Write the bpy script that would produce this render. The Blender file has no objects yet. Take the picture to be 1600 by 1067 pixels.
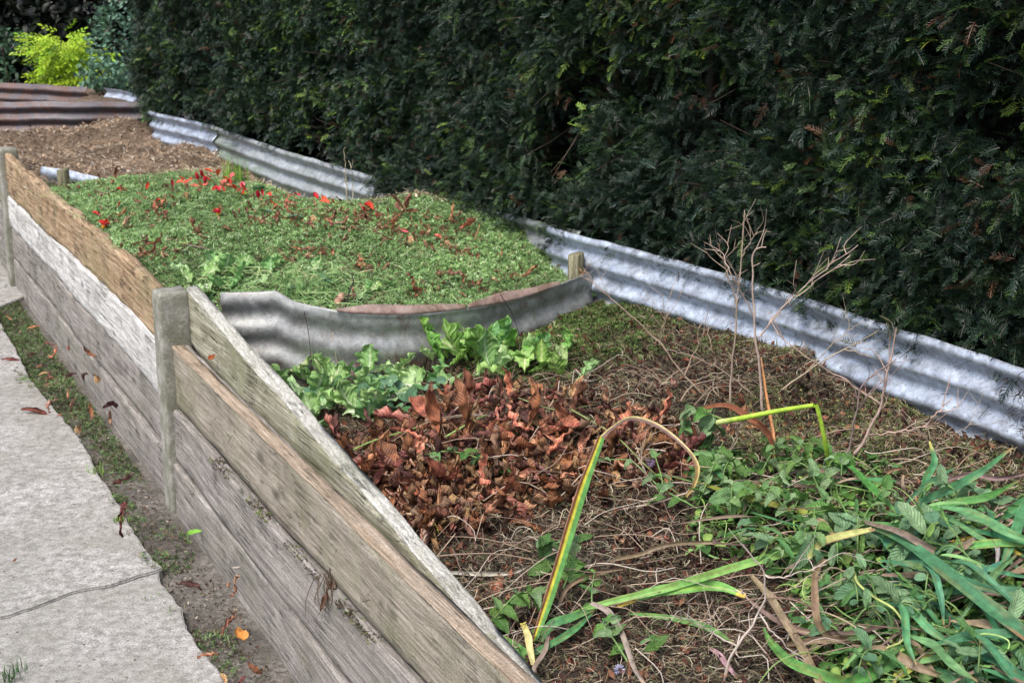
import bpy, math, random
import numpy as np
from mathutils import Vector, Matrix
R = math.radians
PI = math.pi
rng = np.random.default_rng(7)
random.seed(7)
sc = bpy.context.scene
COL = sc.collection

# ------------------------------------------------------------------ camera, world, sun, exposure
F_PX, CX, CY, HORIZON, CAM_H = 2222.0, 800.0, 533.5, -50.0, 1.6
PITCH = math.atan((CY - HORIZON) / F_PX)
cam_d = bpy.data.cameras.new("Camera")
cam = bpy.data.objects.new("Camera", cam_d)
COL.objects.link(cam)
sc.camera = cam
cam.location = (0, 0, CAM_H)
cam.rotation_euler = (PI / 2 - PITCH, 0, 0)
cam_d.sensor_width = 36.0
cam_d.lens = 36.0 * F_PX / 1600.0
cam_d.clip_start = 0.05
cam_d.clip_end = 500
cam_d.dof.use_dof = True
cam_d.dof.focus_distance = 3.1
cam_d.dof.aperture_fstop = 11.0

SUN_EL, SUN_AZ = R(58), R(215)
w = bpy.data.worlds.new("World")
sc.world = w
w.use_nodes = True
nt = w.node_tree
bg = nt.nodes["Background"]
sky = nt.nodes.new("ShaderNodeTexSky")
sky.sky_type = 'NISHITA'
sky.sun_disc = False
sky.sun_elevation = SUN_EL
sky.sun_rotation = SUN_AZ
sky.air_density = 1.0
sky.dust_density = 4.0
sky.ozone_density = 1.0
nt.links.new(sky.outputs[0], bg.inputs[0])
bg.inputs[1].default_value = 0.13
sd = bpy.data.lights.new("Sun", 'SUN')
sd.energy = 1.5
sd.angle = R(18)
sd.color = (1.0, 0.96, 0.9)
sun = bpy.data.objects.new("Sun", sd)
COL.objects.link(sun)
_sdir = Vector((math.sin(SUN_AZ) * math.cos(SUN_EL), math.cos(SUN_AZ) * math.cos(SUN_EL), math.sin(SUN_EL)))
sun.rotation_euler = _sdir.to_track_quat('Z', 'Y').to_euler()
sun.location = _sdir * 10
sc.view_settings.view_transform = 'Standard'
sc.view_settings.look = 'None'
sc.view_settings.gamma = 1.0
sc.view_settings.exposure = 1.05
sc.render.engine = 'CYCLES'
sc.cycles.max_bounces = 6
sc.cycles.transparent_max_bounces = 4

# ------------------------------------------------------------------ frames: u along the plank wall (away), v across to the hedge
A0 = np.array([-1.0487, 4.1257])
D = np.array([-0.445004, 0.895529])
Nn = np.array([0.895529, 0.445004])
ROT = math.atan2(D[1], D[0])


def W(u, v, z=0.0):
    u = np.asarray(u, float); v = np.asarray(v, float); z = np.asarray(z, float)
    u, v, z = np.broadcast_arrays(u, v, z)
    return np.stack([A0[0] + u * D[0] + v * Nn[0], A0[1] + u * D[1] + v * Nn[1], z], -1)


def UV(p):
    q = np.asarray(p)[..., :2] - A0
    return q @ D, q @ Nn


def ray(px, py):
    x = (px - CX) / F_PX; y = (CY - py) / F_PX
    return np.array([x, math.cos(PITCH) + y * math.sin(PITCH), -math.sin(PITCH) + y * math.cos(PITCH)])


def at_z(px, py, z):
    r = ray(px, py)
    return np.array([0, 0, CAM_H]) + r * ((z - CAM_H) / r[2])


def at_y(px, py, yy):
    r = ray(px, py)
    return np.array([0, 0, CAM_H]) + r * (yy / r[1])


def at_v(px, py, v):
    r = ray(px, py)
    t = (v - ((np.zeros(2) - A0) @ Nn)) / (r[:2] @ Nn)
    return np.array([0, 0, CAM_H]) + r * t


# ------------------------------------------------------------------ noise
def _hash(i, j, k, seed):
    n = (i.astype(np.int64) * 374761393 + j.astype(np.int64) * 668265263 + k.astype(np.int64) * 2147483647 + seed * 974634777) & 0x7fffffff
    n = (n ^ (n >> 13)) * 1274126177 & 0x7fffffff
    n = (n ^ (n >> 16)) * 668265263 & 0x7fffffff
    return ((n ^ (n >> 15)) & 0xffffff) / float(0xffffff)


def vn(x, y, z=0.0, seed=0):
    x, y, z = np.broadcast_arrays(np.asarray(x, float), np.asarray(y, float), np.asarray(z, float))
    i = np.floor(x); j = np.floor(y); k = np.floor(z)
    fx = x - i; fy = y - j; fz = z - k
    fx = fx * fx * (3 - 2 * fx); fy = fy * fy * (3 - 2 * fy); fz = fz * fz * (3 - 2 * fz)
    r = 0
    for a in (0, 1):
        for b in (0, 1):
            for c in (0, 1):
                wgt = (fx if a else 1 - fx) * (fy if b else 1 - fy) * (fz if c else 1 - fz)
                r = r + wgt * _hash(i + a, j + b, k + c, seed)
    return r * 2 - 1


def fbm(x, y, z=0.0, seed=0, o=4):
    r = 0; a = 1.0; f = 1.0
    for q in range(o):
        r = r + a * vn(np.asarray(x) * f, np.asarray(y) * f, np.asarray(z) * f, seed + q)
        a *= .5; f *= 2.03
    return r


def sstep(a, b, x):
    t = np.clip((np.asarray(x, float) - a) / (b - a), 0, 1)
    return t * t * (3 - 2 * t)


# ------------------------------------------------------------------ heap heights
def u_div(v):
    return np.interp(v, [0, .17, .25, .35, .5, .62, .75, .88, 1.0, 1.1, 1.2, 1.35, 1.5], [-.12, -.18, -.235, -.295, -.365, -.40, -.41, -.40, -.375, -.35, -.322, -.285, -.28])


def v_sheet(u):
    return np.interp(u, [-4, -2, -1.3, -.8, -.2, 1.1, 2.4, 3.45, 4.4, 5.4], [1.46, 1.44, 1.43, 1.40, 1.33, 1.25, 1.17, 1.13, .99, .92])


PILE = UV(at_z(770, 665, .5))


def gau(u, v, c, su, sv):
    return np.exp(-((u - c[0]) / su) ** 2 - ((v - c[1]) / sv) ** 2)


def H1(u, v):
    h = .415 + .15 * sstep(.55, 1.42, v) - .07 * sstep(-1.3, -2.4, u) * (1 - sstep(.0, .5, v))
    h = h + .105 * gau(u, v, PILE, .42, .34)
    h = h + .03 * gau(u, v, (-1.1, 1.35), .18, .2)
    return h + .022 * fbm(u * 3.1, v * 3.1, 0, 3, 3) + .010 * fbm(u * 17, v * 17, 0, 5, 3)


def H2(u, v):
    h = .60 + .135 * sstep(-.35, 1.0, u) * (1 - sstep(1.9, 2.9, u)) * (.75 + .25 * sstep(0, .5, v))
    h = h - .03 * (1 - sstep(0, .25, v))
    h = h - .17 * sstep(.72, 1.12, v) * sstep(.75, 1.3, u) + .03 * gau(u, v, (.45, 1.15), .35, .25)
    h = h + .035 * gau(u, v, (.6, 1.2), .45, .30) - .05 * (1 - sstep(.0, .12, u - u_div(v)))
    return h + .014 * fbm(u * 3, v * 3, 0, 11, 3) + .006 * fbm(u * 15, v * 15, 0, 12, 3)


def H3(u, v):
    return .575 + .05 * fbm(u * 2.2, v * 2.2, 0, 21, 3) + .035 * np.abs(fbm(u * 5, v * 5, 0, 24, 3)) + .014 * fbm(u * 14, v * 14, 0, 22, 3) + .05 * gau(u, v, (4.7, .85), .4, .3)


def HH(u, v):
    u = np.asarray(u, float); v = np.asarray(v, float)
    a = H2(u, v); b = H3(u, v)
    m = sstep(2.35, 2.9, u)
    r = a * (1 - m) + b * m
    r = np.where(u < u_div(v), H1(u, v), r)
    r = np.where(u > 5.3, .66 + .03 * fbm(u * 3, v * 3, 0, 31, 3), r)
    out = (v < 0.0) | (v > v_sheet(u) + .3)
    return np.where(out, 0.0, r)


_gu = np.arange(-4, 7.8, .012); _gv = np.arange(-.15, 1.9, .012)
_GH = HH(_gu[:, None] + 0 * _gv[None], _gv[None] + 0 * _gu[:, None])


def HF(u, v):
    a = np.clip((u + 4) / .012, 0, len(_gu) - 1.001); b = np.clip((v + .15) / .012, 0, len(_gv) - 1.001)
    i = a.astype(int); j = b.astype(int); a = a - i; b = b - j
    return (_GH[i, j] * (1 - a) + _GH[i + 1, j] * a) * (1 - b) + (_GH[i, j + 1] * (1 - a) + _GH[i + 1, j + 1] * a) * b


def on(px, py, h=0.0):
    r = ray(px, py)
    ta, tb = (CAM_H - .95) / -r[2], (CAM_H - .2) / -r[2]
    for q in range(2):
        t = np.linspace(ta, tb, 60)
        p = np.array([0, 0, CAM_H]) + r * t[:, None]
        u, v = UV(p)
        k = np.where(p[:, 2] < HF(u, v) + h)[0]
        i = max(1, k[0] if len(k) else len(t) - 1)
        ta, tb = t[i - 1], t[i]
    return p[i]


# ------------------------------------------------------------------ mesh building
def mk_mesh(name, V, Q, col=None, uv=None, mats=(), smooth=True, T=None):
    V = np.asarray(V, np.float32); Q = np.asarray(Q, np.int32).reshape(-1, 4)
    me = bpy.data.meshes.new(name)
    n3 = 0 if T is None else len(T)
    me.vertices.add(len(V)); me.vertices.foreach_set("co", V.ravel())
    nl = len(Q) * 4 + n3 * 3
    me.loops.add(nl); me.polygons.add(len(Q) + n3)
    li = Q.ravel() if not n3 else np.concatenate([Q.ravel(), np.asarray(T, np.int32).ravel()])
    me.loops.foreach_set("vertex_index", li)
    ls = np.arange(len(Q)) * 4
    if n3: ls = np.concatenate([ls, len(Q) * 4 + np.arange(n3) * 3])
    me.polygons.foreach_set("loop_start", ls.astype(np.int32))
    me.polygons.foreach_set("use_smooth", np.full(len(Q) + n3, smooth, bool))
    if uv is not None:
        l = me.uv_layers.new(name="UVMap")
        l.data.foreach_set("uv", np.asarray(uv, np.float32)[li].ravel())
    if col is not None:
        a = me.color_attributes.new("Col", 'FLOAT_COLOR', 'POINT')
        c = np.ones((len(V), 4), np.float32); c[:, :3] = col
        a.data.foreach_set("color", c.ravel())
    me.update(calc_edges=True)
    for m in mats: me.materials.append(m)
    return me


def link(name, me, parent=None, loc=None, rot=None, scale=None):
    o = bpy.data.objects.new(name, me)
    COL.objects.link(o)
    if parent is not None: o.parent = parent
    if loc is not None: o.location = loc
    if rot is not None: o.rotation_euler = rot
    if scale is not None: o.scale = scale
    return o


def tag(o, label=None, cat=None, group=None, kind=None):
    if label: o["label"] = label
    if cat: o["category"] = cat
    if group: o["group"] = group
    if kind: o["kind"] = kind
    return o


def grid_faces(nx, ny, off=0, wrap=False):
    i = np.arange(nx - 1)[:, None]; m = ny if wrap else ny - 1
    j = np.arange(m)[None, :]; j2 = (j + 1) % ny
    a = i * ny + j; b = (i + 1) * ny + j; c = (i + 1) * ny + j2; d = i * ny + j2
    return np.stack([a + 0 * d, b, c, d], -1).reshape(-1, 4) + off


class Acc:
    def __init__(s): s.V = []; s.Q = []; s.C = []; s.U = []; s.n = 0
    def add(s, V, Q, col, uv=None):
        V = np.asarray(V); s.V.append(V); s.Q.append(np.asarray(Q) + s.n)
        c = np.asarray(col, float)
        s.C.append(np.broadcast_to(c, (len(V), 3)))
        s.U.append(uv if uv is not None else np.full((len(V), 2), .5))
        s.n += len(V)
    def mesh(s, name, mat, smooth=True):
        return mk_mesh(name, np.concatenate(s.V), np.concatenate(s.Q), np.concatenate(s.C), np.concatenate(s.U), (mat,), smooth)


def frames(xd, up):
    x = xd / np.linalg.norm(xd, axis=-1, keepdims=True)
    y = np.cross(up, x); y /= np.linalg.norm(y, axis=-1, keepdims=True) + 1e-9
    z = np.cross(x, y)
    return np.stack([x, y, z], -1)            # columns


def scatter(acc, tmpl, pos, M, scale, col, tcol=None):
    V, Q, uvt = tmpl
    N = len(pos)
    if N == 0: return
    P = np.einsum('nij,kj->nki', M, V) * np.asarray(scale).reshape(-1, 1, 1) + np.asarray(pos)[:, None, :]
    QQ = (Q[None] + (np.arange(N) * len(V))[:, None, None]).reshape(-1, 4)
    C = np.repeat(np.asarray(col), len(V), 0).reshape(N, len(V), 3)
    if tcol is not None: C = C * tcol[None]
    U = np.tile(uvt, (N, 1))
    acc.V.append(P.reshape(-1, 3)); acc.Q.append(QQ + acc.n); acc.C.append(C.reshape(-1, 3)); acc.U.append(U)
    acc.n += N * len(V)


def leaf_t(L=1., Wd=.4, nl=6, nw=4, shape='ovate', curl=0., roll=0., crum=0., seed=0, serr=0., stalk=0.):
    s = np.linspace(0, 1, nl + 1); t = np.linspace(-1, 1, nw + 1)
    if shape == 'ovate': w_ = np.sin(PI * s ** .75) ** .8
    elif shape == 'obov': w_ = np.sin(PI * s ** 1.5) ** .8
    elif shape == 'round': w_ = np.sqrt(np.clip(1 - (2 * s - 1) ** 2, 0, 1))
    elif shape == 'heart': w_ = np.sin(PI * s ** .5) ** .75
    else: w_ = np.sin(PI * s) ** .6
    w_ = np.clip(w_, .015, None) * Wd / 2
    if serr: w_ = w_ * (1 + serr * ((np.arange(nl + 1) % 2) * 2 - 1))
    ang = curl * s; ds = L / nl
    am = (ang[1:] + ang[:-1]) / 2
    X = np.concatenate([[0], np.cumsum(np.cos(am)) * ds]); Z = np.concatenate([[0], np.cumsum(np.sin(am)) * ds])
    r = roll if abs(roll) > 1e-3 else 1e-3
    yy = w_[:, None] * np.sin(r * t)[None] / r
    zz = w_[:, None] * (1 - np.cos(r * t))[None] / r
    if crum:
        g = np.random.default_rng(seed)
        ph = g.random(8) * 7
        S, T = np.meshgrid(s, t, indexing='ij')
        zz = zz + crum * L * (np.sin(9 * S + ph[0] + 3 * T) * .4 + np.sin(15 * S - 4 * T + ph[1]) * .3 + np.abs(T) * np.sin(22 * S + ph[2]) * .5 + vn(S * 5 + ph[3], T * 3 + ph[4]) * .7)
        yy = yy * (1 + crum * 2 * np.sin(7 * S + ph[5]))
    V = np.stack([X[:, None] - np.sin(ang)[:, None] * zz, yy, Z[:, None] + np.cos(ang)[:, None] * zz], -1).reshape(-1, 3)
    Q = grid_faces(nl + 1, nw + 1)
    S, T = np.meshgrid(s, (t + 1) / 2, indexing='ij')
    return V, Q, np.stack([S, T], -1).reshape(-1, 2)


def spline(P, n):
    P = np.asarray(P, float)
    if len(P) == 2: return P[0] + (P[1] - P[0]) * np.linspace(0, 1, n)[:, None]
    E = np.vstack([2 * P[0] - P[1], P, 2 * P[-1] - P[-2]])
    out = []
    m = len(P) - 1
    for q in np.linspace(0, m - 1e-6, n):
        i = int(q); t = q - i
        a, b, c, d = E[i:i + 4]
        out.append(.5 * (2 * b + (c - a) * t + (2 * a - 5 * b + 4 * c - d) * t * t + (3 * b - a - 3 * c + d) * t ** 3))
    return np.array(out)


def path_frames(P):
    T = np.gradient(P, axis=0); T /= np.linalg.norm(T, axis=1, keepdims=True) + 1e-9
    ref = np.array([0, 0, 1.]) if abs(T[0][2]) < .9 else np.array([0, 1., 0])
    nrm = []
    n0 = ref - T[0] * (ref @ T[0]); n0 /= np.linalg.norm(n0)
    for t in T:
        n0 = n0 - t * (n0 @ t); n0 /= np.linalg.norm(n0) + 1e-9
        nrm.append(n0.copy())
    Nm = np.array(nrm)
    return T, Nm, np.cross(T, Nm)


def tube(P, r, ns=5):
    P = np.asarray(P); T, N1, B = path_frames(P)
    r = np.broadcast_to(np.asarray(r, float), (len(P),))
    a = np.arange(ns) / ns * 2 * PI
    V = P[:, None] + r[:, None, None] * (np.cos(a)[None, :, None] * N1[:, None] + np.sin(a)[None, :, None] * B[:, None])
    V = V.reshape(-1, 3)
    Q = grid_faces(len(P), ns, 0, True)
    # end caps as degenerate-free fans to a centre ring
    U = np.stack(np.meshgrid(np.linspace(0, 1, len(P)), np.arange(ns) / ns, indexing='ij'), -1).reshape(-1, 2)
    return V, Q, U


def strap(P, wd, up=None, fold=.35, nw=6, twist=0.):
    """long leaf blade: shallow V section, width per point"""
    P = np.asarray(P); T, N1, B = path_frames(P)
    if up is not None:
        Nu = np.broadcast_to(np.asarray(up, float), P.shape)
        Nu = Nu - T * np.sum(Nu * T, 1, keepdims=True); Nu /= np.linalg.norm(Nu, axis=1, keepdims=True)
        N1 = Nu; B = np.cross(T, N1)
    if twist:
        a = np.linspace(0, twist, len(P))[:, None]
        N1, B = N1 * np.cos(a) + B * np.sin(a), B * np.cos(a) - N1 * np.sin(a)
    wd = np.broadcast_to(np.asarray(wd, float), (len(P),))
    t = np.linspace(-1, 1, nw + 1)
    V = P[:, None] + (wd[:, None] / 2 * t[None])[..., None] * B[:, None] + (wd[:, None] / 2 * (np.abs(t) - .5)[None] * fold)[..., None] * N1[:, None]
    Q = grid_faces(len(P), nw + 1)
    U = np.stack(np.meshgrid(np.linspace(0, 1, len(P)), (t + 1) / 2, indexing='ij'), -1).reshape(-1, 2)
    return V.reshape(-1, 3), Q, U


# ------------------------------------------------------------------ materials
class NB:
    def __init__(s, name):
        s.m = bpy.data.materials.new(name); s.m.use_nodes = True
        s.t = s.m.node_tree; s.b = s.t.nodes["Principled BSDF"]; s.out = s.t.nodes["Material Output"]
    def n(s, typ, **kw):
        nd = s.t.nodes.new("ShaderNode" + typ)
        for k, v in kw.items():
            if k.startswith('i_'): s.set(nd, k[2:], v)
            else: setattr(nd, k, v)
        return nd
    def set(s, nd, key, v):
        inp = nd.inputs[int(key)] if key.isdigit() else nd.inputs[key.replace('_', ' ')]
        if isinstance(v, bpy.types.NodeSocket): s.t.links.new(v, inp)
        else: inp.default_value = v
    def L(s, a, b): s.t.links.new(a, b)
    def noise(s, vec, sc_, det=4, rough=.6, dist=0.):
        nd = s.n("TexNoise"); s.L(vec, nd.inputs['Vector'])
        nd.inputs['Scale'].default_value = sc_; nd.inputs['Detail'].default_value = det
        nd.inputs['Roughness'].default_value = rough; nd.inputs['Distortion'].default_value = dist
        return nd.outputs[0]
    def ramp(s, fac, stops, interp='LINEAR'):
        nd = s.n("ValToRGB"); s.L(fac, nd.inputs[0]); cr = nd.color_ramp; cr.interpolation = interp
        while len(cr.elements) < len(stops): cr.elements.new(.5)
        for e, (p, c) in zip(cr.elements, stops):
            e.position = p; e.color = (*c, 1) if not isinstance(c, (int, float)) else (c, c, c, 1)
        return nd.outputs[0]
    def mix(s, fac, a, b, mode='MIX'):
        nd = s.n("Mix", data_type='RGBA', blend_type=mode)
        for i, v in ((0, fac), (6, a), (7, b)):
            if isinstance(v, bpy.types.NodeSocket): s.L(v, nd.inputs[i])
            elif i: nd.inputs[i].default_value = (*v, 1)
            else: nd.inputs[i].default_value = v
        return nd.outputs[2]
    def math(s, op, a, b=0.):
        nd = s.n("Math", operation=op)
        for i, v in ((0, a), (1, b)):
            if isinstance(v, bpy.types.NodeSocket): s.L(v, nd.inputs[i])
            else: nd.inputs[i].default_value = v
        return nd.outputs[0]
    def bump(s, h, st=.5, dist=.01, prev=None):
        nd = s.n("Bump"); s.L(h, nd.inputs['Height']); nd.inputs['Strength'].default_value = st
        nd.inputs['Distance'].default_value = dist
        if prev is not None: s.L(prev, nd.inputs['Normal'])
        return nd.outputs[0]
    def coord(s, scale=(1, 1, 1), rnd=False, kind='Object'):
        tc = s.n("TexCoord"); mp = s.n("Mapping"); s.L(tc.outputs[kind], mp.inputs[0])
        mp.inputs['Scale'].default_value = scale
        if rnd:
            oi = s.n("ObjectInfo"); mu = s.n("VectorMath", operation='SCALE'); mu.inputs[0].default_value = (13, 7, 5)
            s.L(oi.outputs['Random'], mu.inputs['Scale']); s.L(mu.outputs[0], mp.inputs['Location'])
        return mp.outputs[0]


def leaf_mat(name, rough=.6, transl=.2, vein=.0, spec=.3, nveins=9., mottling=.25, objvar=.35, veincol=.6):
    b = NB(name)
    at = b.n("Attribute", attribute_name="Col")
    oi = b.n("ObjectInfo")
    v = b.math('MULTIPLY_ADD', oi.outputs['Random'], objvar); b.t.nodes[-1].inputs[2].default_value = 1 - objvar / 2
    hs = b.n("HueSaturation"); b.L(at.outputs['Color'], hs.inputs['Color']); b.L(v, hs.inputs['Value'])
    hh = b.math('MULTIPLY_ADD', b.math('FRACT', b.math('MULTIPLY', oi.outputs['Random'], 7.3)), .03 * (objvar > 0)); b.t.nodes[-1].inputs[2].default_value = .5 - .015 * (objvar > 0)
    b.L(hh, hs.inputs['Hue'])
    c = hs.outputs[0]
    n = b.noise(b.coord(kind='Object'), 60, 3)
    c = b.mix(mottling, c, b.ramp(n, [(.35, .35), (.65, 1.6)]), 'MULTIPLY')
    nrm = None
    if vein:
        uv = b.n("UVMap"); sp = b.n("SeparateXYZ"); b.L(uv.outputs[0], sp.inputs[0])
        av = b.math('ABSOLUTE', b.math('SUBTRACT', sp.outputs[1], .5))
        ph = b.math('ADD', b.math('MULTIPLY', sp.outputs[0], nveins), b.math('MULTIPLY', av, -nveins * .55))
        wv = b.math('ABSOLUTE', b.math('SUBTRACT', b.math('FRACT', ph), .5))
        h = b.math('MINIMUM', b.math('MULTIPLY', wv, 3.), b.math('MULTIPLY', av, 14.))
        h = b.math('MINIMUM', h, 1.)
        nrm = b.bump(h, vein, .004)
        c = b.mix(b.math('SUBTRACT', .8, b.math('MULTIPLY', h, .8)), c, b.mix(1., c, (veincol, veincol, veincol), 'MULTIPLY'))
    b.L(c, b.b.inputs['Base Color'])
    b.b.inputs['Roughness'].default_value = rough
    b.b.inputs['Specular IOR Level'].default_value = spec
    if nrm is not None: b.L(nrm, b.b.inputs['Normal'])
    if transl:
        tr = b.n("BsdfTranslucent"); b.L(c, tr.inputs[0])
        mx = b.n("MixShader"); mx.inputs[0].default_value = transl
        b.L(b.b.outputs[0], mx.inputs[1]); b.L(tr.outputs[0], mx.inputs[2]); b.L(mx.outputs[0], b.out.inputs[0])
    return b.m


M_YEW = leaf_mat("yew_foliage", .42, .15, 0, .38, objvar=0, mottling=.1)
M_GREEN = leaf_mat("green_leaf", .5, .25, .5, .4, objvar=.3)
M_LETT = leaf_mat("lettuce", .45, .3, .7, .4, 8, objvar=.3, veincol=1.35)
M_SHRUB = leaf_mat("shrub_leaf", .45, .25, 0, .35, objvar=0)
M_DRY = leaf_mat("dry_leaf", .55, .1, .55, .35, 13, .7, .8, .75)
M_BLADE = leaf_mat("blade_leaf", .55, .2, 0, .3, objvar=.25, mottling=.35)
M_BITS = leaf_mat("small_bits", .7, .15, 0, .2, objvar=0, mottling=.2)
M_STEM = leaf_mat("stem", .65, 0, 0, .25, objvar=.2)
M_PETAL = leaf_mat("petal", .5, .25, .2, .3, 6, .2, .2, .8)


def soil_mat(name, c1, c2, c3, sc_=40, bst=.6):
    b = NB(name); co = b.coord()
    n1 = b.noise(co, sc_, 8, .7); n2 = b.noise(co, 3.5, 5, .65); n3 = b.noise(co, sc_ * 4, 3, .6)
    c = b.ramp(n1, [(.3, c1), (.55, c2), (.75, c3)])
    c = b.mix(b.ramp(n2, [(.4, 0.), (.62, .65)]), c, tuple(x * .75 for x in c1))
    c = b.mix(.4, c, b.ramp(n3, [(.3, .4), (.7, 1.5)]), 'MULTIPLY')
    b.L(c, b.b.inputs['Base Color']); b.b.inputs['Roughness'].default_value = .95
    b.b.inputs['Specular IOR Level'].default_value = .15
    nb = b.bump(n1, bst, .012); nb = b.bump(n3, bst * .7, .004, nb)
    b.L(nb, b.b.inputs['Normal'])
    return b.m


M_SOIL = soil_mat("soil", (.07, .062, .052), (.20, .185, .165), (.33, .315, .29), 60)
M_COMP1 = soil_mat("dark_compost", (.018, .014, .011), (.05, .04, .03), (.11, .09, .065), 60)
M_COMP2 = soil_mat("green_compost", (.04, .07, .025), (.09, .14, .05), (.15, .21, .08), 70)
M_COMP3 = soil_mat("brown_compost", (.08, .058, .04), (.22, .16, .11), (.38, .31, .23), 40, .9)


def concrete_mat():
    b = NB("concrete"); co = b.coord()
    n1 = b.noise(co, 220, 4, .7); n2 = b.noise(co, 2.3, 6, .65); n3 = b.noise(co, 38, 6, .7)
    vo = b.n("TexVoronoi", feature='F1'); b.L(co, vo.inputs['Vector']); vo.inputs['Scale'].default_value = 130
    c = b.ramp(n3, [(.33, (.15, .142, .13)), (.48, (.27, .26, .245)), (.62, (.38, .37, .355))])
    c = b.mix(.8, c, b.ramp(n1, [(.34, .3), (.5, 1.), (.64, 1.6)]), 'MULTIPLY')
    st = b.ramp(vo.outputs['Distance'], [(.12, 1.), (.2, 0.)])
    sel = b.ramp(vo.outputs['Color'], [(.62, 0.), (.66, 1.)])
    c = b.mix(b.math('MULTIPLY', b.math('MULTIPLY', st, sel), .7), c, b.mix(.5, vo.outputs['Color'], (.3, .27, .24)))
    c = b.mix(b.ramp(n2, [(.40, 0.), (.62, .6)]), c, (.17, .165, .13))
    vo2 = b.n("TexVoronoi", feature='F1'); b.L(co, vo2.inputs['Vector']); vo2.inputs['Scale'].default_value = 24
    c = b.mix(b.ramp(vo2.outputs['Distance'], [(.06, .85), (.11, 0.)]), c, (.06, .05, .04))
    b.L(c, b.b.inputs['Base Color']); b.b.inputs['Roughness'].default_value = .92
    nb = b.bump(n1, .5, .002); nb = b.bump(n3, .35, .005, nb)
    b.L(nb, b.b.inputs['Normal'])
    return b.m


def post_mat():
    b = NB("mossy_concrete"); co = b.coord(rnd=True)
    n1 = b.noise(co, 160, 5, .7); n3 = b.noise(co, 11, 7, .75)
    c = b.ramp(n3, [(.3, (.10, .11, .065)), (.48, (.2, .2, .16)), (.62, (.34, .33, .3))])
    c = b.mix(.5, c, b.ramp(n1, [(.3, .4), (.7, 1.5)]), 'MULTIPLY')
    geo = b.n("NewGeometry"); sp = b.n("SeparateXYZ"); b.L(geo.outputs['Position'], sp.inputs[0])
    b.L(c, b.b.inputs['Base Color']); b.b.inputs['Roughness'].default_value = .95
    nb = b.bump(n1, .7, .004); nb = b.bump(n3, .5, .01, nb); b.L(nb, b.b.inputs['Normal'])
    return b.m


def wood_mat(name, dark, mid, light, green=0.3, crack=.8):
    b = NB(name)
    co = b.coord((2.0, 60, 60), rnd=True); co2 = b.coord((1, 1, 1), rnd=True); co3 = b.coord((9, 420, 420), rnd=True)
    co4 = b.coord((.9, 9, 9), rnd=True)
    nw = b.n("TexNoise"); b.L(co4, nw.inputs['Vector']); nw.inputs['Scale'].default_value = 1.5; nw.inputs['Detail'].default_value = 2
    va = b.n("VectorMath", operation='ADD'); b.L(co, va.inputs[0])
    vs = b.n("VectorMath", operation='SCALE'); b.L(nw.outputs['Color'], vs.inputs[0]); vs.inputs['Scale'].default_value = 1.6
    b.L(vs.outputs[0], va.inputs[1])
    g1 = b.noise(va.outputs[0], 1.6, 6, .7, .4); g2 = b.noise(co3, 1., 5, .7)
    n2 = b.noise(co2, 5, 6, .65); n4 = b.noise(co2, 240, 2, .6)
    c = b.ramp(g1, [(.36, dark), (.5, mid), (.62, light)])
    c = b.mix(.6, c, b.ramp(g2, [(.34, .3), (.5, 1.), (.66, 1.7)]), 'MULTIPLY')
    c = b.mix(.5, c, b.ramp(n4, [(.35, .45), (.5, 1.), (.65, 1.4)]), 'MULTIPLY')
    c = b.mix(b.ramp(b.noise(co2, 3.1, 5, .7), [(.48, 0.), (.66, green)]), c, (.13, .15, .06))
    c = b.mix(b.ramp(n2, [(.5, 0.), (.75, .6)]), c, tuple(x * .45 for x in mid))
    # knots
    ck = b.coord((2.6, 7, 7), rnd=True)
    vo = b.n("TexVoronoi", feature='F1'); b.L(ck, vo.inputs['Vector']); vo.inputs['Scale'].default_value = 1.0
    kn = b.ramp(vo.outputs['Distance'], [(.05, .85), (.13, 0.)])
    c = b.mix(kn, c, tuple(x * .5 for x in dark))
    # long drying cracks
    ccr = b.coord((2.2, 75, 75), rnd=True)
    cr = b.noise(ccr, 1.3, 3, .55, .5)
    crm = b.ramp(b.math('ABSOLUTE', b.math('SUBTRACT', cr, .5)), [(.006, 1.), (.03, 0.)])
    msk = b.ramp(b.noise(co2, 9., 3), [(.52, 0.), (.6, 1.)])
    crm = b.math('MULTIPLY', crm, msk)
    c = b.mix(b.math('MULTIPLY', crm, crack), c, (.02, .017, .012))
    b.L(c, b.b.inputs['Base Color']); b.b.inputs['Roughness'].default_value = .88
    b.b.inputs['Specular IOR Level'].default_value = .2
    h = b.math('ADD', b.math('MULTIPLY', g1, .6), b.math('MULTIPLY', g2, .6))
    h = b.math('SUBTRACT', h, b.math('MULTIPLY', crm, 1.2))
    nb = b.bump(h, .9, .006); nb = b.bump(n4, .5, .002, nb)
    b.L(nb, b.b.inputs['Normal'])
    return b.m


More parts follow.
